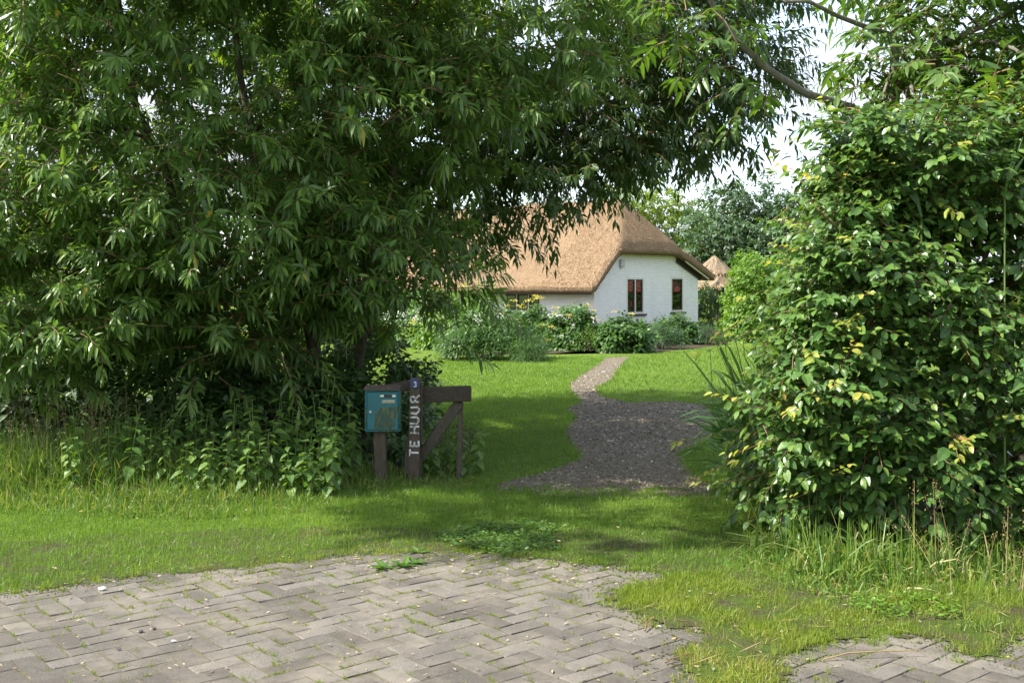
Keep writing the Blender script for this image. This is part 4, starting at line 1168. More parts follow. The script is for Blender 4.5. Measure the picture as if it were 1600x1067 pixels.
shrub('understorey_shrub', (-6.2, 14.5, 0), (2.6, 1.4, 3.2), 700, 10, 'dark_shrub_leaf', 'dark tall shrub deep behind the willow at the left', 0.13, 0.07, cat='shrub')

def bg_tree(name, x, ytop, Y, w, mat, label, n_cl=90, leafL=0.22, leafW=0.13, zb=1.0):
    c = P(x, ytop, Y); h = c[2]
    base = (c[0], Y, 0)
    return clump_tree(name, base, [((c[0], Y, (h+zb)/2 + .2), (w, w*.85, (h-zb)/2)), ((c[0]-w*.35, Y-.3, h*.45), (w*.7, w*.7, h*.3)), ((c[0]+w*.4, Y, h*.5), (w*.65, w*.65, h*.32))],
        n_cl, 12, 9, mat, T_DIA, name+mat, leafL, leafW, label, cl_r=w*.17, tw_len=(.4, .9), droop=.35, up=.3, limbs=14)
bg_tree('garden_tree', 1165, 278, 58, 3.5, 'blue_leaf', 'blue-green round tree beyond the garden shelter', 190)
bg_tree('garden_tree', 1232, 318, 56, 2.6, 'blue_leaf', 'darker blue-green tree right of the round one, behind the hazel', 120)
bg_tree('garden_tree', 985, 255, 66, 4.2, 'yellow_leaf', 'sunlit yellow-green tree rising behind the thatched ridge', 110)
bg_tree('garden_tree', 1070, 300, 68, 3.2, 'shrub_leaf', 'green tree behind the right end of the thatched roof', 80)
bg_tree('garden_tree', 820, 280, 70, 4.5, 'shrub_leaf', 'tall green tree glimpsed above the left end of the thatched roof', 90)
bg_tree('garden_tree', 560, 270, 60, 5.0, 'shrub_leaf', 'broad green tree far behind the trunk of the willow', 90)
bg_tree('garden_tree', 320, 260, 52, 5.0, 'hazel_leaf', 'light green tree far behind the middle of the willow', 90)
bg_tree('garden_tree', 90, 240, 48, 5.0, 'shrub_leaf', 'broad tree far behind the left edge of the willow', 90)
bg_tree('garden_tree', 1340, 300, 50, 3.6, 'shrub_leaf', 'tree glimpsed through gaps in the beech hedge', 70)

shrub('garden_shrub', (23.2, 46.0, 0), (1.6, 2.2, 1.5), 500, 9, 'shrub_leaf', 'shrub before the red-roofed house, seen only in the window panes', 0.16, 0.1, cat='shrub')
shrub('garden_shrub', (23.4, 50.4, 0), (1.5, 2.2, 1.4), 500, 9, 'hazel_leaf', 'lighter shrub before the red-roofed house, seen only in the window panes', 0.16, 0.1, cat='shrub')

# ------------------------------------------------------------------ reeds
RB = np.array([2.10, 8.9, 0])
reed = empty('reed_clump', RB, label='clump of broad-bladed reeds leaning over the path left of the beech hedge', cat='reeds')
n = 300
b = RB + np.c_[np.clip(rng.normal(0, .20, n), -.28, .4), np.clip(rng.normal(0, .40, n), -.6, .8), np.zeros(n)]
ang = rng.normal(np.pi * .95, .8, n)
el = rng.uniform(.35, 1.35, n)
hgt = rng.uniform(.25, 1.0, n)
b[:, 2] = hgt * rng.uniform(.3, .9, n)
b[:, 0] -= .15 * b[:, 2]
ax = norm(np.c_[np.cos(ang) * np.cos(el), np.sin(ang) * np.cos(el) - .15, np.sin(el)])
ax, sd_, nr = leaf_frame(ax, np.tile([0, 0, 1.0], (n, 1)), .5)
T_REED = (np.array([[0,-.3,0],[0,.3,0],[.25,-.5,0],[.25,.5,0],[.6,-.36,0],[.6,.36,0],[1,0,0]], float), T_BLADE[1])
_L = rng.uniform(.40, .78, n); _W = rng.uniform(.018, .034, n)
V, T = leaf_geo(b - RB, ax, sd_, nr, _L, _W, T_REED, rng.uniform(.15, .6, n))
for i in range(n):      # each blade an own part
    k = len(T_REED[0])
    link('blade', npmesh('blade', V[i*k:(i+1)*k], T_REED[1], MT['reed_leaf'], np.full(k, rng.random())), reed)
cs_ = [(curve((rng.normal(0, .2), rng.normal(0, .4), 0), (rng.normal(-.15, .22), rng.normal(0, .4), rng.uniform(.8, 1.25)), (0, 0, 0), 5, .01), np.linspace(.006, .003, 5)) for _ in range(40)]
V, T = tubes(cs_, 5); link('stalks', npmesh('stalks', V, T, MT['stem']), reed, kind='stuff')
# two reed shoots poking out of the hedge top
for (x, y, Y, x1, y1) in ((1440, 340, 6.6, 1408, 232), (1570, 300, 6.4, 1598, 215)):
    a_ = P(x, y, Y); q = P(x1, y1, Y)
    t = empty('reed_shoot', a_ * [1, 1, 0], label='green reed shoot poking out of the hedge, %s' % ('nearest the ash trunk' if x < 1500 else 'at the right picture edge'), cat='reed')
    o_ = a_ * [1, 1, 0]
    V, T = tubes([(np.array([[0, 0, 0], [0, 0, a_[2]], q - o_]) , [.006, .005, .002])], 5); link('stalk', npmesh('stalk', V, T, MT['stem']), t)
    for k in range(3):
        st = a_ + (q - a_) * (.1 * k) - o_; en = (q - a_) * (1 - .2 * k) + rng.normal(0, .03, 3)
        ax, sd_, nr = leaf_frame(en[None], np.array([[0, -1., .2]]), .2)
        V, T = leaf_geo(st[None], ax, sd_, nr, np.array([np.linalg.norm(en)]), np.array([.022]), T_REED, .05)
        link('blade', npmesh('blade', V, T, MT['reed_leaf'], np.full(7, rng.random())), t)

# ------------------------------------------------------------------ nettles
def nettle_proto(k, h):
    r_ = np.random.default_rng(50 + k)
    nodes = 8
    P_, A_, L_ = [], [], []
    for i in range(nodes):
        z = h * (0.22 + 0.78 * i / (nodes - 1))
        ph = (i % 2) * np.pi / 2 + r_.normal(0, .25)
        for s in (0, np.pi):
            el = 0.15 + 0.5 * (i / nodes) ** 2 + r_.normal(0, .15)
            ax = np.array([math.cos(ph + s) * math.cos(el), math.sin(ph + s) * math.cos(el), math.sin(el) - .85 + .55 * (i / nodes) ** 3])
            L = 0.150 * (1 - 0.55 * (i / (nodes - 1)) ** 1.7) * r_.uniform(.85, 1.15)
            P_.append(np.array([0, 0, z]) + ax * .02); A_.append(ax); L_.append(L)
    P_ = np.array(P_); A_ = np.array(A_); L_ = np.array(L_)
    ax, sd_, nr = leaf_frame(A_, np.tile([0, 0, 1.0], (len(P_), 1)), .2)
    return P_, ax, sd_, nr, L_, L_ * .64
protos = [nettle_proto(k, h) for k, h in enumerate((.50, .62, .70, .56))]
stem_me = []
for (P_, *_r) in protos:
    h = P_[:, 2].max()
    V, T = tubes([(np.array([[0, 0, 0], [.01, 0, h * .5], [0, .005, h]]), [.005, .004, .002])], 5)
    stem_me.append(npmesh('stem', V, T, MT['stem']))
spots = []
tries = 0
def add_spots(n, x0, x1, y0, y1, md):
    k = 0; t_ = 0
    while k < n and t_ < 4000:
        t_ += 1
        x = rng.uniform(x0, x1); y = rng.uniform(y0, y1)
        if all((x-a)**2+(y-b_)**2 > md*md for a, b_, _ in spots):
            spots.append((x, y, 0)); k += 1
add_spots(112, -3.4, -1.33, 8.3, 9.4, .10)
add_spots(12, -.78, -.30, 9.15, 9.75, .12)
add_spots(7, -4.6, -3.2, 8.7, 9.5, .2)
for (x, y, _) in spots:
    k = int(rng.integers(4)); P_, ax, sd_, nr, L_, W_ = protos[k]
    right = x > -.9
    sc = rng.uniform(.8, 1.12) * (.72 if right else 1.0) * (1.0 if y > 8.6 else .8)
    t = empty('nettle', (x, y, 0), rng.uniform(0, 6.28), label='stinging nettle under the broken gate right of the post' if right else 'stinging nettle in the dense bank left of the mailbox', cat='nettle',
              group='nettles under the gate' if right else 'nettles in the bank left of the mailbox')
    t.scale = (sc, sc, sc); t.rotation_euler.x = rng.normal(0, .09); t.rotation_euler.y = rng.normal(0, .09)
    link('stem', stem_me[k], t)
    leaf_objects(t, np.zeros(3), P_, ax, sd_, nr, L_, W_, T_NETTLE, MT['nettle_leaf'], 'nettle', range(len(P_)), droop=.5)

# ------------------------------------------------------------------ grass
def blades(name, x, y, h, w, mat, lean=0.45, label=None, cat=None, z=0.0, droop=(0.1, 0.5), tint=None, parent=None, simple=False):
    n = len(x)
    a = rng.random(n) * 6.283
    el = np.clip(rng.normal(1.25, lean, n), .25, 1.57)
    ax = np.c_[np.cos(a) * np.cos(el), np.sin(a) * np.cos(el), np.sin(el)]
    an = rng.random(n) * 6.283
    ax, sd_, nr = leaf_frame(ax, np.c_[np.cos(an), np.sin(an), np.zeros(n)], .1)
    pos = np.c_[x, y, np.full(n, z)]
    tm = (np.array([[0,-.5,0],[0,.5,0],[.55,-.36,0],[.55,.36,0],[1,0,0]], float), np.array([[0,3,1],[0,2,3],[2,4,3]])) if simple else T_BLADE
    V, T = leaf_geo(pos, ax, sd_, nr, h, w, tm, rng.uniform(*droop, n))
    tt = rng.random(n) if tint is None else tint
    if simple: tt = np.clip(tt * .62 + .38 * (.5 + .62 * pnoise(x, y, .8, .5)), 0, .999)
    return link(name, npmesh(name, V, T, MT[mat], np.repeat(tt, len(tm[0]))), parent, kind='stuff', label=label, cat=cat)

def scatter(n, x0, x1, y0, y1, poly=None, notpoly=()):
    x = rng.uniform(x0, x1, n); y = rng.uniform(y0, y1, n)
    px_, py_ = proj(np.c_[x, y, np.zeros(n)])
    ok = (px_ > -70) & (px_ < 1670)
    if poly is not None: ok &= inside(poly, x, y)
    for q in notpoly: ok &= ~inside(q, x, y)
    return x[ok], y[ok]
def pnoise(x, y, s=1.0, ph=0.0):
    return (np.sin(x*2.1*s+ph)*np.sin(y*1.7*s+1+ph) + .6*np.sin(x*4.7*s+y*3.9*s+2+ph) + .4*np.sin(x*9.1*s-y*8.3*s+ph)) / 2.0

# front lawn strip between paving and path
FRONT = poly_px([(-150, 946), (60, 929), (200, 909), (330, 897), (480, 882), (560, 872), (700, 868), (850, 880), (960, 893), (1050, 908), (1160, 935), (1250, 930), (1250, 830), (1150, 785), (880, 778), (742, 771), (640, 765), (420, 790), (200, 800), (-150, 800)])
x, y = scatter(190000, -5, 2.3, 5.3, 9.4, FRONT)
thin = np.clip(.75 + .5*pnoise(x, y, 1.2), 0.12, 1)
# thinner, patchy turf  near the paving
ppx, ppy = proj(np.c_[x, y, 0*x])
edge_y = np.interp(ppx, [0, 200, 480, 560, 700, 850, 960, 1050, 1160, 1250], [935, 907, 880, 871, 867, 879, 892, 906, 930, 928])
de = edge_y - ppy
ok = rng.random(len(x)) < thin * np.clip(.5 + de / 25, .35, 1)
bare = (((ppx - 970) / 75) ** 2 + ((ppy - 860) / 14) ** 2 < 1) & (rng.random(len(x)) < .75)
ok &= ~bare
x, y = x[ok], y[ok]
hh_ = rng.uniform(.022, .065, len(x)) * (1 + .35*pnoise(x, y, .7, 3))
blades('front_lawn_grass', x, y, hh_, rng.uniform(.0022, .0046, len(x)), 'lawn_blade', .42, 'mown grass strip between the brick paving and gravel path', 'grass', simple=True, z=.020)
VERGE = poly_px([(1150, 900), (1060, 905), (985, 925), (950, 945), (985, 960), (1050, 990), (1115, 992), (1085, 1010), (1060, 1040), (1085, 1085), (1215, 1085), (1230, 1030), (1300, 1010), (1420, 1000), (1480, 1005), (1500, 1030), (1560, 1030), (1580, 1000), (1680, 985), (1680, 900), (1400, 880)])
TURF = poly_px([(-150, 944), (60, 927), (200, 907), (330, 895), (480, 880), (560, 870), (700, 866), (850, 877), (960, 889), (1050, 903), (1160, 930), (1250, 925), (1250, 860), (1050, 830), (850, 830), (400, 830), (-150, 860)])
ragged_sheet('turf_edge', TURF, .0242, MT['turf_soil'], kind='structure')
te = []
for poly, k0, k1 in ((TURF, 0, 11), (VERGE, 0, 19)):
    q = np.array(poly)
    for i in range(k0, k1):
        a_, b_ = q[i], q[i+1]; L_ = np.linalg.norm(b_-a_)
        nc = max(1, int(L_ * 26))
        for _ in range(nc):
            c_ = a_ + (b_-a_)*rng.random() + rng.normal(0, .035 if rng.random() < .6 else .13, 2); k = int(rng.integers(8, 50))
            te.append(c_ + rng.normal(0, .020, (k, 2)))
te = np.concatenate(te)
blades('paving_edge_grass', te[:, 0], te[:, 1], rng.uniform(.012, .05, len(te)), rng.uniform(.002, .004, len(te)), 'verge_blade', .6, 'ragged grass tufts creeping onto the paving along its edge', 'grass', simple=True, z=.021)
# lawns along the path
LAWN_L = poly_px([(742, 764), (790, 750), (850, 736), (905, 714), (893, 697), (878, 680), (882, 668), (897, 652), (880, 640), (908, 628), (893, 612), (892, 600), (905, 590), (925, 578), (940, 568), (948, 557), (850, 556), (690, 566), (600, 566), (560, 640), (640, 720)])
x, y = scatter(210000, -4.5, 2.6, 8.8, 26, LAWN_L)
keep = rng.random(len(x)) < np.clip((13.0 / y) ** 1.6, .08, 1); x, y = x[keep], y[keep]
blades('lawn_grass', x, y, rng.uniform(.025, .055, len(x)) * np.clip(y/10, 1, 1.5), rng.uniform(.003, .006, len(x)) * np.clip(y / 10, 1, 2.4), 'lawn_blade', .4, 'mown lawn left of the gravel path', 'grass', simple=True)
LAWN_R = poly_px([(975, 564), (966, 580), (958, 595), (934, 606), (940, 619), (985, 629), (1060, 627), (1108, 634), (1200, 660), (1300, 600), (1300, 545), (1140, 540), (1000, 556)])
x, y = scatter(120000, 1.0, 10, 13, 30, LAWN_R)
keep = rng.random(len(x)) < np.clip((14.0 / y) ** 1.6, .1, 1); x, y = x[keep], y[keep]
blades('lawn_grass', x, y, rng.uniform(.03, .06, len(x)) * np.clip(y/12, 1, 1.5), rng.uniform(.004, .008, len(x)) * np.clip(y / 12, 1, 2), 'lawn_blade', .4, 'sunlit mown lawn right of the gravel path', 'grass', simple=True)
LAWN_S = poly_px([(1122, 682), (1092, 696), (1065, 709), (1073, 728), (1091, 745), (1120, 764), (1170, 775), (1260, 740), (1240, 680)])
x, y = scatter(40000, 1, 4, 8, 13, LAWN_S)
blades('lawn_grass', x, y, rng.uniform(.03, .06, len(x)), rng.uniform(.003, .005, len(x)), 'lawn_blade', .4, 'small grass lobe between gravel path and beech hedge', 'grass', simple=True)
# ragged tufts hanging over the path edges
pe = []
pw = np.array(PATH)
for i in range(len(pw)):
    a_, b_ = pw[i], pw[(i+1) % len(pw)]
    m_ = int(np.linalg.norm(b_-a_) * 260)
    t = rng.random(m_)[:, None]; pe.append(a_ + (b_-a_)*t + rng.normal(0, .035, (m_, 2)))
pe = np.concatenate(pe)
blades('path_edge_grass', pe[:, 0], pe[:, 1], rng.uniform(.03, .085, len(pe)), rng.uniform(.003, .006, len(pe)), 'lawn_blade', .55, 'longer grass tufts fringing the gravel path', 'grass', simple=True)
fe = []
a_, b_ = G(742, 770)[:2], G(1150, 782)[:2]
for _ in range(150):
    c_ = a_ + (b_ - a_) * rng.random() + np.array([0, abs(rng.normal(0, .22))]); k = int(rng.integers(8, 60))
    fe.append(c_ + rng.normal(0, .03, (k, 2)))
fe = np.concatenate(fe)
blades('path_end_grass', fe[:, 0], fe[:, 1], rng.uniform(.02, .06, len(fe)), rng.uniform(.003, .005, len(fe)), 'lawn_blade', .5, 'grass tufts creeping over the near end of the gravel', 'grass', simple=True)
# weeds and grass creeping over the gravel's near end
x, y = scatter(5000, -.2, 2.2, 8.2, 12, PATH)
ok = pnoise(x, y, 2.5) > .62; x, y = x[ok], y[ok]
blades('gravel_weeds', x, y, rng.uniform(.015, .04, len(x)), .004, 'lawn_blade', .6, 'small grass tufts growing in the gravel path', 'grass', simple=True)
# unmown bank below the nettles
x, y = scatter(60000, -4.9, -.3, 7.6, 9.3)
ppx, ppy = proj(np.c_[x, y, 0*x])
lim = np.interp(ppx, [-70, 150, 300, 450, 560, 640, 700, 760], [800, 808, 812, 803, 790, 778, 765, 755])
top_ = lim - np.interp(ppx, [0, 300, 600, 760], [75, 55, 45, 20])
ok = (ppy < lim) & (ppy > top_) & (ppx < 760); x, y, ppx, ppy, lim = x[ok], y[ok], ppx[ok], ppy[ok], lim[ok]
gro = np.clip((lim - ppy) / 40, .25, 1)
blades('bank_grass', x, y, rng.uniform(.16, .46, len(x)) * gro * np.interp(ppx, [0, 200, 400, 650, 760], [1.5, 1.35, 1.0, .7, .5]), rng.uniform(.003, .008, len(x)), 'tall_blade', .38, 'long unmown grass along the foot of the nettle bank', 'grass', droop=(.2, 1.0))
x, y = scatter(9000, -5.0, -3.0, 8.3, 9.5)
blades('tall_grass', x, y, rng.uniform(.35, .75, len(x)), rng.uniform(.004, .009, len(x)), 'tall_blade', .25, 'tall meadow grass at the left edge beside the nettles', 'grass', droop=(.15, .8))

# seed-headed grasses
def seed_grass(n, xr, yr, hr, name, label, spread=1.0):
    base = np.array([np.mean(xr), np.mean(yr), 0])
    th = empty(name, base, label=label, cat='grass')
    xs_ = rng.uniform(*xr, n); ys_ = rng.uniform(*yr, n); hs = rng.uniform(*hr, n)
    d = np.c_[rng.normal(0, .16, n) * spread, rng.normal(0, .12, n) * spread, np.ones(n)]
    b = np.c_[xs_, ys_, np.zeros(n)]
    V, T = twig_paths(b - base, d, hs, .05, .0022); link('stalks', npmesh('stalks', V, T, MT['dry_grass']), th, kind='stuff')
    k = 34
    t = rng.uniform(.72, 1.0, (n, k)); dn_ = norm(d)
    p = b[:, None] + dn_[:, None] * (t * hs[:, None])[..., None]; p[..., 2] -= .05 * hs[:, None] * t**2
    wid = (.032 * (1.02 - t) / .28 + .003)
    p = p + rng.normal(0, 1, p.shape) * wid[..., None] * [1, 1, .5]
    p = p.reshape(-1, 3)
    ax, sd_, nr = leaf_frame(rng.normal(0, .6, p.shape) + [0, 0, 1.0], rng.normal(size=p.shape), .2)
    V, T = leaf_geo(p - base, ax, sd_, nr, rng.uniform(.008, .018, len(p)), .004, T_DIA)
    link('seed_heads', npmesh('seed_heads', V, T, MT['dry_grass'], np.repeat(rng.random(len(p)), 4)), th, kind='stuff')
seed_grass(24, (-3.75, -3.05), (8.6, 9.0), (.6, .88), 'seeding_grass', 'straw-coloured seeding grass standing above the left end of the nettles')
seed_grass(12, (-4.6, -3.7), (8.5, 9.2), (.55, .85), 'seeding_grass', 'pale seeding grass at the far left edge of the bank')
seed_grass(22, (2.2, 3.0), (5.55, 6.1), (.3, .62), 'seeding_grass', 'loose seeding grass at the foot of the beech hedge', 2.2)

# rough verge at the right, under the hedge
x, y = scatter(17000, 1.30, 3.6, 5.45, 6.6)
ppx, ppy = proj(np.c_[x, y, 0*x])
lim = np.interp(ppx, [1100, 1180, 1300, 1450, 1600, 1680], [790, 905, 950, 945, 935, 930])
ok = (ppy < lim) & (ppx > 1140); x, y, ppx, ppy, lim = x[ok], y[ok], ppx[ok], ppy[ok], lim[ok]
gro = np.clip((lim - ppy) / 45, .3, 1)
keep = rng.random(len(x)) < .62; 
x, y, gro = x[keep], y[keep], gro[keep]
blades('verge_tall_grass', x, y, rng.uniform(.20, .62, len(x)) * gro, rng.uniform(.005, .0125, len(x)), 'tall_blade', .42, 'long arching grass in front of the beech hedge', 'grass', droop=(.3, 1.3))
x, y = scatter(170000, .3, 3.8, 4.2, 6.8, VERGE)
den = np.clip(.42 + 1.2*pnoise(x, y, 2.2, 1.0), .06, 1)
ok = rng.random(len(x)) < den; x, y = x[ok], y[ok]
blades('verge_grass', x, y, rng.uniform(.018, .065, len(x)) * (1 + .5*pnoise(x, y, 1.5)), rng.uniform(.0018, .0038, len(x)), 'verge_blade', .45, 'yellowish grass creeping over the paving at the right', 'grass', z=.026, simple=True)
x, y = scatter(900, 2.05, 2.7, 5.0, 5.35)
ppx, ppy = proj(np.c_[x, y, 0*x]); ok = (ppx > 1490) & (ppx < 1570) & (ppy > 985) & (ppy < 1035)
blades('horsetail_tuft', x[ok], y[ok], rng.uniform(.06, .14, ok.sum()), .004, 'tall_blade', .2, 'upright green tuft on the paving near the right edge', 'grass', z=.018)
# soil/thatch mat below the verge
ragged_sheet('verge_soil', VERGE, 0.0266, MT['turf_soil'], kind='structure')

# tufts and moss in the paving joints
jx, jy = [], []
bxs = bx
selb = rng.random(len(bxs)) < .85
for (x0, y0, rt) in bxs[selb]:
    kx, ky = proj(np.array([x0, y0, 0.0]))
    dens = np.interp(ky, [870, 900, 960, 1067], [3.2, 2.2, 1.0, .55]) * (1 + .7*float(pnoise(np.array(x0), np.array(y0), 1.3)))
    for _ in range(rng.poisson(max(dens, .05) * 2.4)):
        t = rng.uniform(-.5, .5) * BL; s = rng.choice([-1, 1]) * BW / 2
        if rng.random() < .3: t, s = rng.choice([-1, 1]) * BL / 2, rng.uniform(-.5, .5) * BW
        a_ = R(rt); cx_ = x0 + t*math.cos(a_) - s*math.sin(a_); cy_ = y0 + t*math.sin(a_) + s*math.cos(a_)
        k = int(rng.integers(6, 34))
        al = rng.normal(0, .018, k)
        jx.append(cx_ + al*math.cos(a_) + rng.normal(0, .004, k)); jy.append(cy_ + al*math.sin(a_) + rng.normal(0, .004, k))
jx = np.concatenate(jx); jy = np.concatenate(jy)
blades('joint_grass', jx, jy, rng.uniform(.008, .030, len(jx)), rng.uniform(.0015, .003, len(jx)), 'verge_blade', .55, 'small grass tufts sprouting in the paving joints', 'grass', z=.0175, simple=True)

# broad-leaved weeds: dandelion rosettes and clover on the strip
def rosette(c, r, n, label, name='dandelion'):
    t = empty(name, (c[0], c[1], .02), label=label, cat='weed')
    a = np.linspace(0, 6.283, n, endpoint=False) + rng.normal(0, .2, n)
    ax = np.c_[np.cos(a), np.sin(a), rng.uniform(.1, .6, n)]
    ax, sd_, nr = leaf_frame(ax, np.tile([0, 0, 1.0], (n, 1)), .2)
    L = r * rng.uniform(.7, 1.15, n)
    leaf_objects(t, np.zeros(3), np.zeros((n, 3)), ax, sd_, nr, L, L * .30, T_LANCE, MT['clover_leaf'], 'dandelion', range(n), droop=.6)
rosette(G(600, 893), .10, 11, 'dandelion rosette at the left of the weed patch on the paving edge')
rosette(G(632, 890), .11, 12, 'larger dandelion rosette in the middle of the paving edge weed patch')
rosette(G(652, 886), .09, 10, 'dandelion rosette at the right of the weed patch on the paving edge')
rosette(G(655, 868), .10, 9, 'dandelion in the shaded grass above the paving edge')
x, y = scatter(9000, -.6, 1.3, 6.4, 8.2)
ppx, ppy = proj(np.c_[x, y, 0*x])
ok = ((ppx - 790) / 95) ** 2 + ((ppy - 848) / 26) ** 2 < 1 + .6*pnoise(x, y, 3)
x, y = x[ok], y[ok]; n = len(x)
a = rng.random(n) * 6.283
ax, sd_, nr = leaf_frame(np.c_[np.cos(a), np.sin(a), rng.uniform(-.1, .4, n)], np.tile([0, 0, 1.0], (n, 1)), .3)
V, T = leaf_geo(np.c_[x, y, rng.uniform(.02, .055, n)], ax, sd_, nr, rng.uniform(.018, .034, n), rng.uniform(.014, .024, n), T_OVAL)
link('clover_patch', npmesh('clover_patch', V, T, MT['clover_leaf'], np.repeat(rng.random(n), 9)), label='patch of small clover leaves in the shaded grass strip', cat='clover', kind='stuff')
x, y = scatter(2600, 1.5, 2.7, 5.2, 5.9)
ppx, ppy = proj(np.c_[x, y, 0*x]); ok = (ppx > 1330) & (ppx < 1500) & (ppy > 945) & (ppy < 1008) & (pnoise(x, y, 3) > -.15); x, y = x[ok], y[ok]; n = len(x)
a = rng.random(n) * 6.283
ax, sd_, nr = leaf_frame(np.c_[np.cos(a), np.sin(a), rng.uniform(-.1, .5, n)], np.tile([0, 0, 1.0], (n, 1)), .3)
V, T = leaf_geo(np.c_[x, y, rng.uniform(.03, .07, n)], ax, sd_, nr, rng.uniform(.016, .03, n), rng.uniform(.013, .022, n), T_OVAL)
link('ground_ivy', npmesh('ground_ivy', V, T, MT['hazel_leaf'], np.repeat(rng.random(n), 9)), label='pale small-leaved weeds in the verge grass at the right', cat='weeds', kind='stuff')

# ------------------------------------------------------------------ pebbles, litter, straw
x, y = scatter(26000, -.4, 3.2, 8.2, 24, PATHW)
keep = rng.random(len(x)) < np.clip((10 / y) ** 1.3, .1, 1); x, y = x[keep], y[keep]; n = len(x)
oct_v = np.array([[1,0,0],[0,1,0],[-1,0,0],[0,-1,0],[0,0,1.0]]); oct_t = np.array([[0,1,4],[1,2,4],[2,3,4],[3,0,4]])
sz = rng.uniform(.004, .013, n) * np.clip(y / 9, 1, 1.6)
an = rng.random(n) * 6.283; st = rng.uniform(.6, 1.6, n)
V = oct_v[None] * sz[:, None, None] * np.stack([st, np.ones(n), np.full(n, .8)], -1)[:, None]
V = np.stack([V[..., 0]*np.cos(an)[:, None] - V[..., 1]*np.sin(an)[:, None], V[..., 0]*np.sin(an)[:, None] + V[..., 1]*np.cos(an)[:, None], V[..., 2]], -1)
V = V + np.c_[x, y, np.full(n, .005)][:, None]
T = (oct_t[None] + (np.arange(n) * 5)[:, None, None]).reshape(-1, 3)
link('gravel_stones', npmesh('gravel_stones', V, T, MT['pebble'], np.repeat(rng.random(n), 5)), label='loose stones and chippings lying on the gravel path', cat='gravel', kind='stuff')

ce = []
for poly, k0, k1 in ((TURF, 0, 11), (VERGE, 0, 19)):
    q = np.array(poly)
    for i in range(k0, k1):
        a_, b_ = q[i], q[i+1]; m_ = int(np.linalg.norm(b_-a_) * 900)
        ce.append(a_ + (b_-a_) * rng.random(m_)[:, None] + rng.normal(0, .05, (m_, 2)) * rng.choice([.6, 1.8], (m_, 1)))
ce = np.concatenate(ce); n = len(ce)
sz = rng.uniform(.002, .007, n); an = rng.random(n) * 6.283
V = oct_v[None] * sz[:, None, None] * np.stack([rng.uniform(.7, 1.6, n), np.ones(n), np.full(n, .7)], -1)[:, None]
V = np.stack([V[..., 0]*np.cos(an)[:, None] - V[..., 1]*np.sin(an)[:, None], V[..., 0]*np.sin(an)[:, None] + V[..., 1]*np.cos(an)[:, None], V[..., 2]], -1) + np.c_[ce, np.full(n, .022)][:, None]
link('soil_crumbs', npmesh('soil_crumbs', V, (oct_t[None] + (np.arange(n) * 5)[:, None, None]).reshape(-1, 3), MT['turf_soil']), label='soil crumbs and grit spilling over the paving edge', cat='soil', kind='stuff')

def litter(n, poly, x0, x1, y0, y1, name, label, L=(.012, .035), z=.03, w=.4, mat='litter'):
    x, y = scatter(n, x0, x1, y0, y1, poly); n = len(x)
    a = rng.random(n) * 6.283
    ax, sd_, nr = leaf_frame(np.c_[np.cos(a), np.sin(a), rng.normal(0, .12, n)], np.tile([0, 0, 1.0], (n, 1)), .25)
    Ls = rng.uniform(*L, n)
    V, T = leaf_geo(np.c_[x, y, z + rng.uniform(0, .006, n)], ax, sd_, nr, Ls, Ls * rng.uniform(.5, 1.1, n) * w, T_LANCE)
    link(name, npmesh(name, V, T, MT[mat], np.repeat(rng.random(n), 8)), label=label, cat='leaf litter', kind='stuff')
litter(1100, PAVE, -3, 3.3, 4.2, 6.8, 'paving_litter', 'dry leaf scraps scattered on the brick paving', (.008, .03), .026, .4)
EDGE = poly_px([(300, 915), (480, 890), (560, 868), (850, 872), (1040, 898), (1160, 930), (1100, 960), (960, 930), (700, 905), (480, 905), (330, 925)])
litter(2600, EDGE, -3, 2.5, 4.8, 7, 'edge_litter', 'dry leaf scraps gathered along the paving edge', (.01, .035), .028, .35)
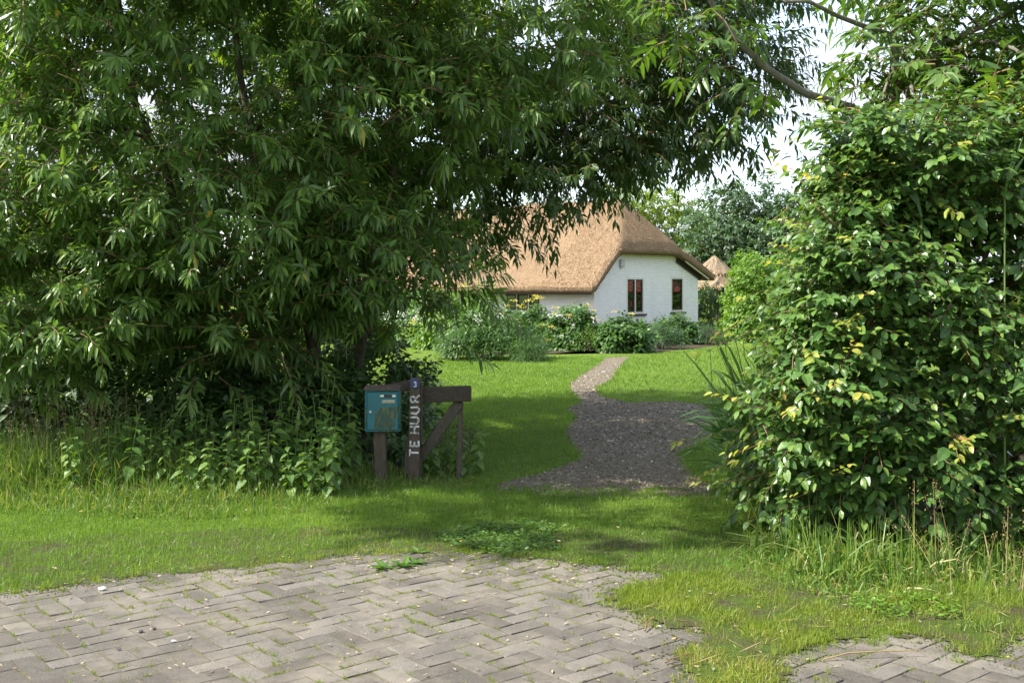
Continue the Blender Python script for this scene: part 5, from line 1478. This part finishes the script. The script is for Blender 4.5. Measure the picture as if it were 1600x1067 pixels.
litter(500, PATHW, -.4, 3, 8.2, 15, 'path_litter', 'fallen leaf scraps on the gravel path', (.015, .045), .014, .4)
litter(200, VERGE, .3, 3.8, 4.2, 6.8, 'verge_litter', 'dry leaf scraps in the verge grass at the right', (.01, .04), .03, .4)
litter(130, FRONT, -5, 2.2, 5.5, 9, 'lawn_litter', 'few fallen leaves lying in the front grass strip', (.02, .05), .04, .4)
litter(520, VERGE, .3, 3.8, 4.2, 6.8, 'verge_straw', 'dry straw stalks lying over the verge at the right', (.04, .17), .034, .03, 'dry_grass')
# scattered stones and sticks on the paving
for i, (x, y, r) in enumerate(((218, 995, .014), (272, 1010, .010), (185, 1022, .009), (160, 928, .018), (240, 990, .010), (1030, 988, .011), (880, 1005, .009))):
    g = G(x, y); mb = MB()
    pts_ = [(random.gauss(0, 1), random.gauss(0, 1), random.gauss(0, .7)) for _ in range(14)]
    pts_ = [tuple(np.array(p) / np.linalg.norm(p) * [r * 1.3, r, r * .7]) for p in pts_]
    mb.hull(pts_)
    mb.build('stone', MT['plinth'] if i % 2 == 0 else MT['lamp_grey'], loc=(g[0], g[1], .022 + r * .5),
             label=['small dark stone near the left of the paving', 'small grey stone right of the dark one on the paving', 'tiny dark stone low on the left paving', 'flat dark stone at the grass edge on the left', 'pale pebble beside the dark stone on the paving',
                    'dark pebble at the right of the paving', 'pale pebble in the middle of the paving'][i], cat='stone')
for i, ((x, y), (x1, y1)) in enumerate((((1008, 985), (1022, 962)), ((1285, 1030), (1440, 1015)), ((1040, 1035), (1080, 1020)))):
    a_, b_ = G(x, y, .03), G(x1, y1, .05)
    V, T = tubes([(curve(a_, b_, (0, .01, .01), 5, .004), np.linspace(.004, .0025, 5))], 5)
    link('stick', npmesh('stick', V, T, MT['twig' if i != 1 else 'dry_grass']), label=['short dry stick pointing at the verge grass', 'long pale stalk lying across the right paving', 'brown stick lying by the paving edge'][i], cat='stick')
print('objects', len(bpy.data.objects), 'tris', sum(len(o.data.polygons) for o in bpy.data.objects if o.type == 'MESH'))
